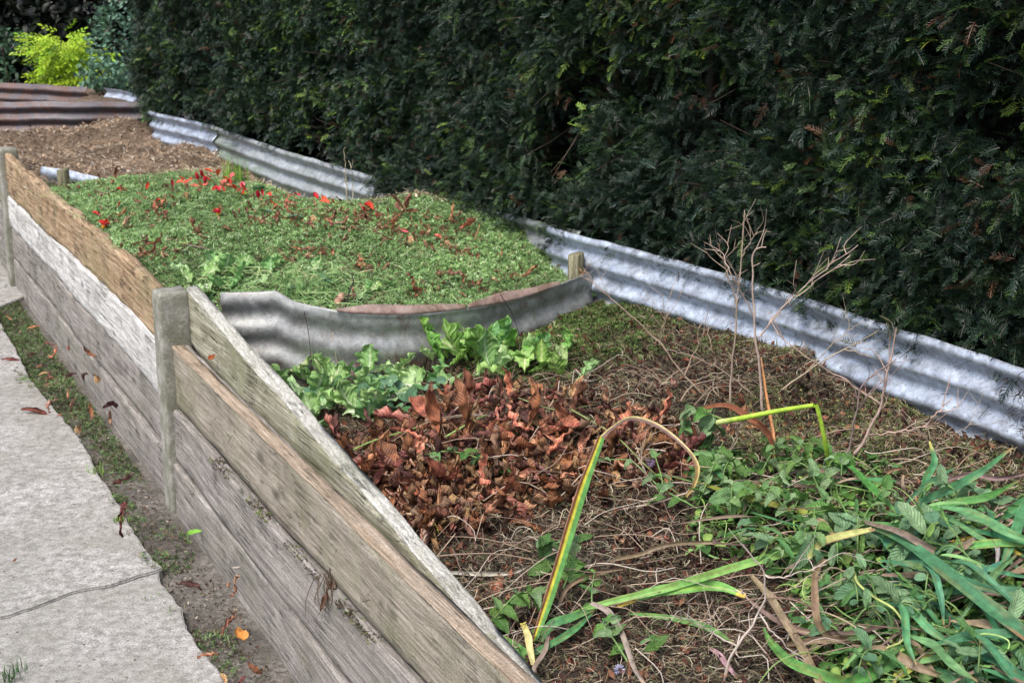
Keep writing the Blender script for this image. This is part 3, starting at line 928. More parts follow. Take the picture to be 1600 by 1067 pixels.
def yew_foliage():
    acc = Acc()
    g = np.random.default_rng(33)
    tm_near = [sprig_t(.048, 8, .015, .003, .4, 1), sprig_t(.034, 6, .014, .003, .2, 2), sprig_t(.06, 10, .016, .0028, .7, 3)]
    tm_far = [sprig_t(.048, 5, .016, .0048, .5, 4), sprig_t(.038, 4, .015, .0048, .3, 5)]
    for (ua, ub, za, zb, ncl, tms) in ((-2.9, 1.4, .60, 1.75, 12500, tm_near), (1.4, 5.5, .66, 1.7, 9000, tm_far), (-3.9, -2.9, .6, 1.8, 500, tm_near), (-3.9, 5.5, 1.7, 2.3, 2000, tm_far)):
        u = g.uniform(ua, ub, ncl); z = g.uniform(za, zb, ncl) 
        # gaps: hollow dark places in the face
        gap = fbm(u * 3.3, z * 4.0, 0, 210, 3)
        gap2 = vn(u * 11, z * 11, 0, 214)
        dep = np.where(gap < -.42, .18, 0) + np.where(gap2 < -.35, .08, 0) + g.random(ncl) * .05
        v = hedge_face_v(u, z) + dep
        # underside near the sheet hangs irregularly
        lowb = sstep(.15, .4, u) * (1 - sstep(1.15, 1.5, u))
        v = v - .10 * lowb * sstep(.9, .75, z)
        ok = (z > .76 - .12 * lowb + .09 * vn(u * 3, 0 * u, 0, 220) + .05 * g.random(ncl) - .02) | (u < -3.2)
        ok &= (g.random(ncl) < np.where(gap < -.6, .3, 1.))
        u, v, z, gap = u[ok], v[ok], z[ok], gap[ok]; nc = len(u)
        base = W(u, v, z)
        # cluster direction: outwards (-v), a little up or down, sideways
        dv = -(.55 + .45 * g.random(nc)); du = g.normal(size=nc) * .55; dz = g.normal(size=nc) * .45 + .05
        kind = g.random(nc)
        big = vn(u * 1.7, z * 2., 0, 230)
        col = np.zeros((nc, 3))
        dark = np.array([.009, .024, .013]); mid = np.array([.019, .048, .018]); lt = np.array([.065, .135, .035]); br = np.array([.07, .038, .02]); blu = np.array([.018, .042, .031])
        col[:] = dark
        col[kind > .42] = mid; col[kind > .66] = blu
        col[kind + .12 * big > .93] = lt; col[kind + .05 * big > .993] = (.16, .28, .05)
        col[kind < .022] = br
        col *= (.65 + .7 * g.random(nc))[:, None]
        ns = 6
        for k in range(ns):
            t = tms[k % len(tms)]
            du2 = du + g.normal(size=nc) * .45; dv2 = dv + g.normal(size=nc) * .25; dz2 = dz + g.normal(size=nc) * .4
            d3 = du2[:, None] * np.array([D[0], D[1], 0]) + dv2[:, None] * np.array([Nn[0], Nn[1], 0]) + dz2[:, None] * np.array([0, 0, 1.])
            up = g.normal(size=(nc, 3)) * .35 + np.array([0, 0, 1.]) - .35 * np.array([Nn[0], Nn[1], 0])
            M = frames(d3, up)
            p = base + g.normal(size=(nc, 3)) * .028
            sc_ = .65 + .55 * g.random(nc)
            cc = col * (.75 + .5 * g.random(nc))[:, None]
            tc = np.ones((len(t[0]), 3)); tc[:10] = (1.3, .8, .6)
            scatter(acc, t, p, M, sc_, cc, tc)
    me = acc.mesh("foliage", M_YEW, False)
    link("foliage", me, hedge)


yew_foliage()


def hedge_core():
    """solid shell painted with the inner shade of the hedge, then stems and bare twigs"""
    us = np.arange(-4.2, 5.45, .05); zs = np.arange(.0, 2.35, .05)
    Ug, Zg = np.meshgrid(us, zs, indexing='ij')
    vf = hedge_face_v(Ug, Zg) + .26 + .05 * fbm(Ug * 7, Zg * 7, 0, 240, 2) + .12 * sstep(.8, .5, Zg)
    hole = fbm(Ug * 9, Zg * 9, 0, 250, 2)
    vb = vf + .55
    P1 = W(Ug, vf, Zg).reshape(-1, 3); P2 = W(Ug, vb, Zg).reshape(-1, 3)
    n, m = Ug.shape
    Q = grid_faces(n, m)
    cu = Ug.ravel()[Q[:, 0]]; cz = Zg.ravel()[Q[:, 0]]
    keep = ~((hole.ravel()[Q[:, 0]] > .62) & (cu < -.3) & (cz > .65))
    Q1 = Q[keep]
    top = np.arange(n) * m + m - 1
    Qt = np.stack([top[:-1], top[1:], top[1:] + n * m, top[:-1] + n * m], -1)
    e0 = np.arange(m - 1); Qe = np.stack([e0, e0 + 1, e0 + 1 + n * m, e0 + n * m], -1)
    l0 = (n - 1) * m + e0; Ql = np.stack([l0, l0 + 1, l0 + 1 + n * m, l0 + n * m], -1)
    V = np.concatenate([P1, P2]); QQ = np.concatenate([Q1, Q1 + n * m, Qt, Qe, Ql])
    me = mk_mesh("shade_core", V, QQ, mats=(M_CORESHADE,), col=np.full((len(V), 3), .01))  # near-black sheet behind the foliage, the interior shade painted as its colour
    link("shade_core", me, hedge)
    # stems
    g = np.random.default_rng(5)
    for i in range(16):
        u = -3.6 + i * .62 + g.normal() * .08
        v = float(v_sheet(u)) + .2 + g.random() * .08
        P = [W(u, v, -.05), W(u + g.normal() * .03, v + .02, .5), W(u + g.normal() * .07, v + .02, 1.1), W(u + g.normal() * .12, v + .05, 1.9)]
        V, Q, U_ = tube(spline(P, 14), np.linspace(.035, .012, 14), 8)
        link("trunk", mk_mesh("trunk", V, Q, np.full((len(V), 3), (.03, .024, .018)), U_, (M_STEM,)), hedge)
    # fine bare twigs poking out low down
    acc = Acc()
    for i in range(330):
        u = g.uniform(-3.2, 5.8); z = g.uniform(.6, 1.7); v = float(hedge_face_v(u, z)) + .12
        p0 = W(u, v, z); d = W(u + g.normal() * .12, v - g.uniform(.08, .22), z + g.normal() * .09) - p0
        V, Q, U_ = tube(np.array([p0, p0 + d * .5 + g.normal(size=3) * .01, p0 + d]), [.0022, .0016, .0007], 4)
        acc.add(V, Q, np.array([.05, .035, .025]) * (.4 + g.random()), U_)
    link("twigs", acc.mesh("twigs", M_STEM), hedge)["kind"] = "stuff"


M_CORESHADE = leaf_mat("core_shade", 1., 0, 0, 0, objvar=0)
hedge_core()


# ------------------------------------------------------------------ background shrubs
def leafy(name, label, cat, centre, radii, nleaf, tmpl, cols, seed, nstem=8, group=None, fill=.35, hang=.0, stemcol=(.05, .035, .02), base=None, tsize=(.7, 1.2), clump=.5):
    g = np.random.default_rng(seed)
    root = bpy.data.objects.new(name, None); COL.objects.link(root)
    bz = 0 if base is None else base
    root.location = (centre[0], centre[1], bz)
    tag(root, label, cat, group)
    off = np.array([centre[0], centre[1], bz])
    acc = Acc(); st = Acc()
    tips = []
    for k in range(nstem):
        d = g.normal(size=3); d /= np.linalg.norm(d)
        rr = g.uniform(.45, .95)
        tip = np.array(centre) + d * np.array(radii) * rr
        mid = np.array([centre[0], centre[1], 0]) * .5 + tip * .5 + g.normal(size=3) * .06
        mid[2] = bz + (tip[2] - bz) * .55
        P = spline([off + g.normal(size=3) * np.array([.05, .05, 0]), mid, tip], 10)
        V, Q, U_ = tube(P - off, np.linspace(.012, .003, 10), 5)
        st.add(V, Q, stemcol, U_); tips.append(tip)
    d = g.normal(size=(nleaf, 3)); d /= np.linalg.norm(d, axis=1, keepdims=True)
    rr = g.uniform(fill, 1, nleaf) ** .6
    p = np.array(centre) + d * rr[:, None] * np.array(radii)
    nz = fbm(p[:, 0] * 4, p[:, 1] * 4, p[:, 2] * 4, seed, 3)
    p += d * nz[:, None] * clump * .3 * np.array(radii)
    keep = (nz > -.35) & (p[:, 2] > bz)
    p = p[keep]; d = d[keep]; nl = len(p)
    xd = d * .8 + g.normal(size=(nl, 3)) * .5 + np.array([0, 0, -hang])
    up = d * .5 + np.array([0, 0, .8]) + g.normal(size=(nl, 3)) * .35
    M = frames(xd, up)
    ci = g.integers(0, len(cols), nl)
    cc = np.array(cols)[ci] * g.uniform(.7, 1.3, (nl, 1))
    scatter(acc, tmpl, p - off, M, g.uniform(tsize[0], tsize[1], nl), cc)
    link("foliage", acc.mesh("foliage", M_SHRUB), root)
    link("stems", st.mesh("stems", M_STEM), root)
    return root


LF_OV = leaf_t(.06, .03, 4, 2, 'ovate', -.6, .5)
LF_RD = leaf_t(.035, .028, 4, 2, 'round', -.3, .4)
LF_PIN = None


def pinnate():
    V = []; Q = []; U = []; n = 0
    l = leaf_t(.045, .017, 4, 2, 'lens', -.5, .4)
    for k in range(7):
        side = 0 if k == 6 else (1 if k % 2 else -1)
        x = .03 + .016 * k
        a = side * .9
        c, s_ = math.cos(a), math.sin(a)
        v = l[0] * (1.1 if k == 6 else .85)
        q = np.stack([v[:, 0] * c - v[:, 1] * s_ + x, v[:, 0] * s_ + v[:, 1] * c, v[:, 2] - x * .25], -1)
        V.append(q); Q.append(l[1] + n); U.append(l[2]); n += len(q)
    return np.concatenate(V), np.concatenate(Q), np.concatenate(U)


PIN = pinnate()
# lime shrub: several cloudy tiers so that the outline is uneven
lime_p = at_y(92, 150, 11.6)
lc = at_y(84, 92, 11.6)


def lime():
    root = bpy.data.objects.new("golden_shrub", None); COL.objects.link(root)
    root.location = (lime_p[0], lime_p[1], 0)
    tag(root, "bright lime yellow leafy shrub glowing in front of the dark background", "shrub")
    off = np.array([lime_p[0], lime_p[1], 0.])
    g = np.random.default_rng(77)
    acc = Acc(); st = Acc()
    tiers = [(60, 62, .12, .05), (85, 55, .13, .05), (48, 58, .06, .02), (75, 78, .16, .06), (120, 80, .12, .06), (100, 95, .16, .06), (66, 95, .10, .05), (130, 98, .10, .05), (85, 115, .15, .06), (62, 116, .07, .03), (110, 118, .11, .05), (80, 132, .10, .05), (100, 60, .05, .03), (140, 80, .06, .03), (100, 75, .1, .05)]
    for (px, py, rx, rz) in tiers:
        c = at_y(px + 10, py + 4, 11.6 + g.normal() * .1)
        P = spline([off + [0, 0, .3], (off + c) / 2 + g.normal(size=3) * .03 + [0, 0, .15], c - [0, 0, rz * .5]], 9)
        V, Q, U_ = tube(P - off, np.linspace(.008, .003, 9), 5); st.add(V, Q, (.07, .06, .03), U_)
        n = int(34 * rx / .1)
        d = g.normal(size=(n, 3)); d /= np.linalg.norm(d, axis=1, keepdims=True)
        p = c + d * (g.random((n, 1)) ** .4) * np.array([rx, rx, rz * .8])
        xd = d * np.array([1, 1, .12]) + np.array([0, -.3, -.1]) + g.normal(size=(n, 3)) * .2
        up = np.array([0, -.25, 1.]) + g.normal(size=(n, 3)) * .25
        cc = np.array([.40, .56, .035]) * g.uniform(.65, 1.15, (n, 1)) * np.where(g.random((n, 1)) < .25, np.array([.7, .9, .8]), np.array([1, 1, 1.]))
        scatter(acc, PIN, p - off, frames(xd, up), g.uniform(.75, 1.15, n), cc)
    link("foliage", acc.mesh("foliage", M_SHRUB), root); link("stems", st.mesh("stems", M_STEM), root)


lime()
c = at_y(182, 92, 11.0)
leafy("bluish_shrub", "bluish green small leaved shrub between the lime shrub and the hedge", "shrub", (c[0], c[1], .98), (.19, .3, .42), 1100, LF_RD, [(.08, .16, .10), (.12, .22, .15), (.05, .11, .05)], 301, 10)
c = at_y(162, 145, 10.6)
leafy("creeping_plant", "pale round leaved creeper spilling over the bent sheet scrap", "plant", (c[0], c[1], .84), (.2, .15, .12), 420, LF_RD, [(.14, .26, .18), (.09, .18, .1)], 302, 6, base=.6)
c = at_y(15, 120, 12.2)
leafy("low_shrub", "dim green low plants at the far left under the dark trees", "shrub", (c[0], c[1], .75), (.5, .35, .35), 1500, LF_OV, [(.035, .09, .04), (.06, .13, .07), (.03, .06, .03)], 303, 9)
for i, (px, yy, r_, h_) in enumerate([(-60, 13.6, 1.0, 1.5), (60, 14.2, 1.0, 1.7), (170, 13.2, .8, 1.6), (-200, 14.2, 1.2, 1.8)]):
    c = at_y(px, 60, yy)
    leafy("dark_shrub", ["nearly black evergreen mass at the far left edge", "nearly black evergreen mass behind the lime shrub", "dark evergreen mass where the hedge ends beyond the bins", "dark evergreen mass outside the left edge"][i], "shrub", (c[0], c[1], 1.1), (r_, .7, h_), 9000, LF_OV, [(.004, .008, .004), (.008, .014, .006), (.005, .009, .007)], 310 + i, 8, "dark evergreens beyond the bins", .1, tsize=(1.2, 2.2), clump=.3)


# ------------------------------------------------------------------ ground cover (stuff)
def surf_scatter(acc, tm, n, ureg, vreg, hf, colf, mask=None, size=(.7, 1.3), tilt=.5, lift=.002, seed=0, dens=None):
    g = np.random.default_rng(seed)
    u = g.uniform(*ureg, n); v = g.uniform(*vreg, n)
    ok = np.ones(n, bool)
    if mask is not None: ok &= mask(u, v)
    if dens is not None: ok &= g.random(n) < dens(u, v)
    u, v = u[ok], v[ok]; n = len(u)
    z = hf(u, v) + lift + g.random(n) * lift * 2
    a = g.uniform(0, 2 * PI, n)
    xd = np.stack([np.cos(a), np.sin(a), g.normal(size=n) * tilt], -1)
    up = np.array([0, 0, 1.]) + g.normal(size=(n, 3)) * tilt
    scatter(acc, tm, W(u, v, z), frames(xd, up), g.uniform(size[0], size[1], n), colf(u, v, g, n))


def straw_t(L_=.03, wd=.0016, curve=.8, seed=0, n=3):
    g = np.random.default_rng(seed)
    s = np.linspace(0, 1, n + 1); a = curve * (s - .5)
    X = np.concatenate([[0], np.cumsum(np.cos(a[1:])) * L_ / n]); Y = np.concatenate([[0], np.cumsum(np.sin(a[1:])) * L_ / n])
    Z = .12 * L_ * np.sin(s * PI)
    ww = wd * np.array([.6] + [1] * (n - 1) + [.3])
    V = np.stack([np.stack([X, Y - ww / 2, Z], -1), np.stack([X, Y, Z + wd * .35], -1), np.stack([X, Y + ww / 2, Z], -1)], 1).reshape(-1, 3)
    return V, grid_faces(n + 1, 3), np.full((len(V), 2), .5)


def tuft_t(nl=5, L_=.012, Wd=.005, seed=0):
    g = np.random.default_rng(seed); V = []; Q = []; n = 0
    for k in range(nl):
        a = k / nl * 2 * PI + g.normal() * .3; e = g.uniform(.15, .9); l = L_ * g.uniform(.7, 1.2)
        d = np.array([math.cos(a) * math.cos(e), math.sin(a) * math.cos(e), math.sin(e)]); s_ = np.array([-math.sin(a), math.cos(a), 0]) * Wd / 2
        b = d * .001
        V += [b, b + d * l * .55 + s_, b + d * l, b + d * l * .55 - s_]; Q.append((n, n + 3, n + 2, n + 1)); n += 4
    V = np.array(V); return V, np.array(Q), np.full((len(V), 2), .5)


def pick(cols, wts):
    cols = np.array(cols); wts = np.cumsum(np.array(wts) / sum(wts))
    return lambda g, n: cols[np.searchsorted(wts, g.random(n)).clip(0, len(cols) - 1)]


GREENS = pick([(.17, .29, .10), (.25, .39, .15), (.12, .21, .07), (.38, .51, .28), (.31, .31, .16), (.13, .08, .05)], [5, 5, 3.4, 2.6, 1., .8])
DRYS = pick([(.25, .20, .13), (.15, .12, .08), (.06, .045, .035), (.42, .37, .27), (.13, .15, .07), (.10, .045, .035)], [4, 4, 5, 2, 2., 1.5])
BROWNS = pick([(.34, .25, .17), (.23, .16, .11), (.46, .38, .28), (.09, .06, .04), (.6, .55, .47)], [5, 4, 3, 2.4, 1.2])


def tone(f, sc_=6, amp=.35, seed=400):
    def q(u, v, g, n):
        return f(g, n) * (g.uniform(.7, 1.3, n) * (1 + amp * fbm(u * sc_, v * sc_, 0, seed, 3)))[:, None]
    return q


# green clippings on the middle heap
acc = Acc()
mm = lambda u, v: (u > u_div(v) + .02) & (v < v_sheet(u) + .1)
def brownzone(u, v):   # bare brown rim at the far right and back of the green
    return sstep(1.35, 1.9, u + .55 * sstep(.7, 1.1, v) + .45 * (v > .95) * sstep(.3, .8, u) + .12 * fbm(u * 4, v * 4, 0, 410, 2)) * sstep(.35, .8, v + .12 * (u - 1.5)) + sstep(2.45, 2.6, u)
gd = lambda u, v: (1 - np.clip(brownzone(u, v), 0, 1)) * (.75 + .3 * vn(u * 5, v * 5, 0, 411))
for k in range(3):
    surf_scatter(acc, tuft_t(6, .0105, .0042, k), 46000, (-.45, 2.9), (.035, 1.45), HH, tone(GREENS, 5, .3), mm, (.6, 1.25), .45, .002, 420 + k, gd)
surf_scatter(acc, straw_t(.035, .0016, .6), 9000, (-.45, 2.6), (0, 1.4), HH, tone(GREENS), mm, (.6, 1.5), .3, .004, 425, gd)
me = acc.mesh("green_clippings", M_BITS, False)
tag(link("green_clippings", me), "fine green clippings carpeting the rounded middle heap", "plant clippings", None, 'stuff')

# crumbs over the brown heap
acc = Acc()
bz = lambda u, v: np.clip(brownzone(u, v), 0, 1)
surf_scatter(acc, straw_t(.03, .0022, .7), 26000, (.2, 5.2), (0, 1.3), HH, tone(BROWNS), lambda u, v: (v < v_sheet(u) - .0), (.5, 1.6), .45, .003, 430, bz)
surf_scatter(acc, leaf_t(.02, .011, 2, 2, 'ovate', .8, .6), 9000, (.2, 5.2), (0, 1.3), HH, tone(BROWNS), lambda u, v: (v < v_sheet(u) - .0), (.4, 1.4), .6, .004, 431, bz)
surf_scatter(acc, straw_t(.03, .002, .7), 3000, (5.4, 7.2), (0, 1.1), HH, tone(BROWNS), None, (.5, 1.6), .45, .003, 432, lambda u, v: (u > 5.9) * 1.)
tag(link("brown_crumbs", acc.mesh("brown_crumbs", M_BITS, False)), "loose brown shreds and crumbs over the far heap", "plant debris", None, 'stuff')

# dry clippings over the front heap, greener near the divider and hedge corner
def greenzone(u, v):
    c = sstep(-1.05, -.45, u - .35 * (v - 1.0) + .12 * fbm(u * 5, v * 5, 0, 440, 3)) * sstep(.72, .95, v)
    return np.clip(c, 0, 1)
mf = lambda u, v: (u < u_div(v) - .015) & (v < 1.43)
acc = Acc()
for k in range(2):
    surf_scatter(acc, straw_t(.028, .0015, 1.2 + k, k), 52000, (-3.3, -.1), (.02, 1.42), H1, tone(DRYS, 5, .45), mf, (.5, 1.5), .5, .003, 442 + k, lambda u, v: (1 - .7 * greenzone(u, v)) * np.where(u < -2.6, .6, 1))
surf_scatter(acc, leaf_t(.016, .009, 2, 2, 'ovate', .8, .6), 16000, (-3.3, -.1), (.02, 1.42), H1, tone(pick([(.14, .05, .03), (.08, .03, .025), (.2, .09, .05), (.05, .03, .02)], [3, 3, 2, 3])), mf, (.5, 1.6), .6, .004, 446, lambda u, v: 1 - .6 * greenzone(u, v))
tag(link("dry_clippings", acc.mesh("dry_clippings", M_BITS, False)), "matted dry straw coloured clippings over the nearest heap", "plant clippings", None, 'stuff')
acc = Acc()
for k in range(2):
    surf_scatter(acc, tuft_t(6, .011, .0045, 10 + k), 30000, (-1.6, -.05), (.6, 1.42), H1, tone(pick([(.10, .17, .045), (.16, .24, .07), (.2, .2, .08), (.06, .1, .03)], [4, 3, 2, 3]), 6, .35), mf, (.6, 1.2), .5, .003, 450 + k, lambda u, v: greenzone(u, v) * .9)
surf_scatter(acc, tuft_t(6, .011, .0045, 14), 26000, (-3.2, -.6), (.7, 1.42), H1, tone(pick([(.10, .13, .045), (.16, .18, .07), (.2, .18, .08), (.06, .08, .03)], [4, 3, 2, 3]), 6, .35), mf, (.5, 1.1), .5, .003, 455, lambda u, v: .8 * sstep(.1, .5, vn(u * 5, v * 5, 0, 456)))
tag(link("mossy_clippings", acc.mesh("mossy_clippings", M_BITS, False)), "mossy green clippings in the corner between divider and bright sheet", "plant clippings", None, 'stuff')

# moss and litter along the foot of the wall
def g_soil(u, v):
    p = W(u, v, 0); return ground_h(p[..., 0], p[..., 1])
edge_all = np.array(EDGE + EDGE2)
def on_soil(u, v):
    p = W(u, v, 0); xe = np.interp(p[..., 1], edge_all[::-1, 1], edge_all[::-1, 0])
    return (v < -.035) & (p[..., 0] > xe + .004)
mossd = lambda u, v: np.clip(sstep(.85, 1.15, u + .12 * fbm(u * 5, v * 5, 0, 460, 2)) + .8 * sstep(.05, .4, vn(u * 2.7, v * 5, 0, 461)) * sstep(-.6, .3, u) + .45 * sstep(.1, .5, vn(u * 4.1 + 3, v * 8, 0, 462)), 0, 1)
acc = Acc()
for k in range(2):
    surf_scatter(acc, tuft_t(6, .011, .004, 20 + k), 26000, (-1.6, 3.6), (-.8, -.03), g_soil, tone(pick([(.09, .16, .055), (.14, .22, .08), (.06, .10, .035), (.15, .14, .08), (.1, .07, .045)], [4, 3, 3, 2.5, 2]), 6, .3), on_soil, (.5, 1.15), .5, .002, 465 + k, mossd)
tag(link("moss", acc.mesh("moss", M_BITS, False)), "green moss and tiny weeds on the soil along the plank wall", "moss", None, 'stuff')
acc = Acc()
surf_scatter(acc, straw_t(.025, .0014, 1.3), 9000, (-1.8, 3.2), (-.6, -.02), g_soil, tone(pick([(.09, .075, .05), (.2, .18, .12), (.05, .04, .03), (.1, .12, .05)], [3, 2, 3, 1]), 6, .4), on_soil, (.4, 1.3), .45, .002, 470, lambda u, v: sstep(-.24, -.1, v + .06 * fbm(u * 6, v * 6, 0, 471, 2)) * (.9 - .5 * sstep(0, .6, u)) + .12)
surf_scatter(acc, leaf_t(.009, .006, 2, 2, 'ovate', .8, .6), 14000, (-1.8, 3.4), (-.8, -.02), g_soil, tone(pick([(.05, .035, .025), (.12, .07, .045), (.3, .27, .22)], [3, 2, 1])), on_soil, (.4, 1.5), .5, .003, 472, lambda u, v: .5 + .5 * sstep(-.2, -.1, v))
tag(link("soil_litter", acc.mesh("soil_litter", M_BITS, False)), "dark dry bits of litter on the soil at the foot of the planks", "litter", None, 'stuff')
def near_edge(u, v):
    p = W(u, v, 0); xe = np.interp(p[..., 1], edge_all[::-1, 1], edge_all[::-1, 0]); dd = xe - p[..., 0]
    return (dd > .004) & (dd < .03 + .05 * np.clip(fbm(u * 6, v * 2, 0, 476, 2), 0, 1))
acc = Acc()
surf_scatter(acc, tuft_t(6, .010, .004, 23), 30000, (-1.6, 3.4), (-1.2, -.1), lambda u, v: .036 + 0 * u, tone(pick([(.11, .2, .06), (.17, .27, .09), (.1, .09, .06), (.16, .14, .08)], [3, 3, 3, 1.5]), 6, .3), near_edge, (.4, 1.), .5, .001, 477, lambda u, v: sstep(-.05, .5, fbm(u * 4, v * 3, 0, 478, 2)))
tag(link("edge_moss", acc.mesh("edge_moss", M_BITS, False)), "thin moss creeping over the edge of the concrete path", "moss", None, 'stuff')
# grit on the path
acc = Acc()
g = np.random.default_rng(480); n = 1500
x = g.uniform(-3, 0, n); y = g.uniform(2.7, 6.8, n)
xe = np.interp(y, edge_all[::-1, 1], edge_all[::-1, 0]); ok = x < xe - .01
x, y = x[ok], y[ok]; n = len(x)
peb = leaf_t(.006, .0045, 3, 3, 'round', 0, 1.6)
a = g.uniform(0, 2 * PI, n)
cc = pick([(.05, .04, .03), (.12, .07, .05), (.3, .28, .25), (.1, .14, .05)], [4, 2, 1, 1])(g, n)
scatter(acc, peb, np.stack([x, y, np.full(n, .0355)], -1), frames(np.stack([np.cos(a), np.sin(a), 0 * a], -1), np.array([0, 0, -1.]) + 0 * np.zeros((n, 3))), g.uniform(.3, 1.3, n), cc)
tag(link("path_grit", acc.mesh("path_grit", M_BITS)), "scattered grit and specks on the concrete path", "grit", None, 'stuff')

#SECTION3
# ------------------------------------------------------------------ single fallen leaves, petals, plants
def const_mesh(name, t, col, mat, smooth=True, colfn=None):
    V, Q, U_ = t
    c = np.tile(np.array(col, float), (len(V), 1))
    if colfn is not None: c = c * colfn(V, U_)
    return mk_mesh(name, V, Q, c, U_, (mat,), smooth)


def merge(parts):
    V = []; Q = []; U_ = []; n = 0
    for v, q, u in parts:
        V.append(v); Q.append(np.asarray(q) + n); U_.append(u); n += len(v)
    return np.concatenate(V), np.concatenate(Q), np.concatenate(U_)


def xf(t, M, off=(0, 0, 0), s=1.):
    return (t[0] @ np.asarray(M).T * s + np.array(off), t[1], t[2])


def place(name, me, p, yaw, tilt, roll, s, label, cat, group=None, parent=None):
    o = link(name, me, parent, loc=p, rot=(roll, tilt, yaw), scale=(s, s, s))
    return tag(o, label, cat, group)


edgec = lambda V, U_: (1 + .5 * fbm(U_[:, 0] * 4 + V[:, 0] * 60, U_[:, 1] * 4, V[:, 2] * 40, 9, 2))[:, None] * (1 + sstep(.2, .7, vn(U_[:, 0] * 3 + V[:, 1] * 50, U_[:, 1] * 2, 3, 19))[:, None] * np.array([.3, .7, .7]))
DCOL = [(.33, .125, .065), (.26, .10, .065), (.42, .21, .12), (.18, .065, .05), (.48, .27, .14), (.33, .18, .12), (.12, .045, .04), (.36, .14, .075)]
dry_me = []
for k in range(16):
    g = np.random.default_rng(500 + k)
    t = leaf_t(g.uniform(.06, .125), g.uniform(.028, .058), 16, 8, ['obov', 'ovate', 'lens'][k % 3], g.uniform(-2.6, 2.2), [1.2, 2.8, 2.0, 3.1][k % 4], .06 + .04 * (k % 2), 500 + k)
    dry_me.append(const_mesh("dead_leaf", t, DCOL[k % 8], M_DRY, True, edgec))
palm_me = []
for k in range(4):
    g = np.random.default_rng(540 + k); ps = []
    for j in range(5):
        t = leaf_t(g.uniform(.09, .14), g.uniform(.03, .042), 12, 6, 'obov', g.uniform(.4, 2.6) * (1 if j % 2 else -.6), g.uniform(1.2, 2.4), .05, 540 + k * 7 + j)
        M = rot_about('Z', -1.1 + j * .55 + g.normal() * .15) @ rot_about('Y', g.uniform(-.4, .2))
        ps.append(xf(t, M))
    pt = spline([(0, 0, 0), (-.05, .01, .01), (-.11, .0, -.005)], 8)
    ps.append(tube(pt, [.0022] * 8, 5))
    palm_me.append(const_mesh("dead_leaf", merge(ps), DCOL[k], M_DRY, True, edgec))

NLEAF = 0


def drop_leaf(px, py, s, label, group, h=.008, palm=False, tiltr=.5, me=None, rngl=np.random.default_rng(900)):
    global NLEAF
    if group == "dead leaves scattered over the green heap": me = dry_me[[0, 2, 4, 5, 7, 8, 10, 12, 13, 15][rngl.integers(0, 10)]]
    p = on(px, py) + np.array([0, 0, h])
    m = me or (palm_me[rngl.integers(0, 4)] if palm else dry_me[rngl.integers(0, 16)])
    NLEAF += 1
    return place("dead_leaf", m, p, rngl.uniform(0, 2 * PI), rngl.normal() * tiltr, rngl.normal() * tiltr, s, label, "dead leaf", group)


g = np.random.default_rng(901)
GP = "crumpled chestnut leaves heaped in the nearest bin"
LP = "crumpled reddish brown chestnut leaf in the heap of dead leaves in the nearest bin"
# the leaf pile: pixel polygon-ish, skyline at y~600
def in_pile(x, y):
    top = np.interp(x, [500, 560, 640, 720, 800, 880, 960, 1040, 1090], [712, 694, 664, 630, 614, 618, 645, 668, 702])
    bot = np.interp(x, [500, 580, 640, 760, 860, 960, 1040, 1090], [745, 800, 840, 835, 790, 760, 750, 740])
    return top < y < bot
n = 0
while n < 190:
    x = g.uniform(505, 1085); y = g.uniform(600, 830)
    if not in_pile(x, y): continue
    drop_leaf(x, y + 6, g.uniform(.7, 1.25), LP, GP, g.uniform(.018, .045), palm=False, tiltr=.3); n += 1
for (x, y, s_) in [(615, 745, 1.0), (655, 700, .9), (705, 660, .8), (780, 650, .8), (600, 690, .8), (850, 700, .7), (700, 790, .7), (850, 640, .7), (940, 690, .7)]:
    drop_leaf(x, y, s_ * .8, "large curled chestnut leaf with several leaflets lying on the leaf pile", "whole chestnut leaves on the leaf pile", .035, palm=True, tiltr=.35)
acc = Acc()
mk = []
gg = np.random.default_rng(902)
tmp = [leaf_t(.08, .038, 7, 5, ['obov', 'lens', 'ovate'][i % 3], c_, r_ + .5, .12, 60 + i) for i, (c_, r_) in enumerate([(1.6, 1.4), (-1.2, 1.8), (.6, 2.1)])] + [leaf_t(.09, .016, 8, 4, 'lens', 1.2, 1.5, .08, 68), leaf_t(.075, .02, 8, 4, 'lens', -1.4, 2.2, .09, 69)]
N_ = 2300
x = gg.uniform(500, 1090, N_); y = gg.uniform(600, 835, N_)
pts = [on(a, b_) for a, b_ in zip(x, y) if in_pile(a, b_ - 4)]
pts = np.array(pts); pts[:, 2] += gg.uniform(.0, .018, len(pts))
for k, t in enumerate(tmp):
    q = pts[k::5]; m_ = len(q); a = gg.uniform(0, 2 * PI, m_)
    cc = np.array(DCOL)[gg.integers(0, 8, m_)] * gg.uniform(.5, 1.2, (m_, 1))
    scatter(acc, t, q, frames(np.stack([np.cos(a), np.sin(a), gg.normal(size=m_) * .35], -1), np.array([0, 0, 1.]) + gg.normal(size=(m_, 3)) * .5), gg.uniform(.5, 1.15, m_), cc)
tag(link("leaf_litter", acc.mesh("leaf_litter", M_DRY)), "mass of broken reddish brown leaves under the larger curled ones", "leaf litter", None, 'stuff')
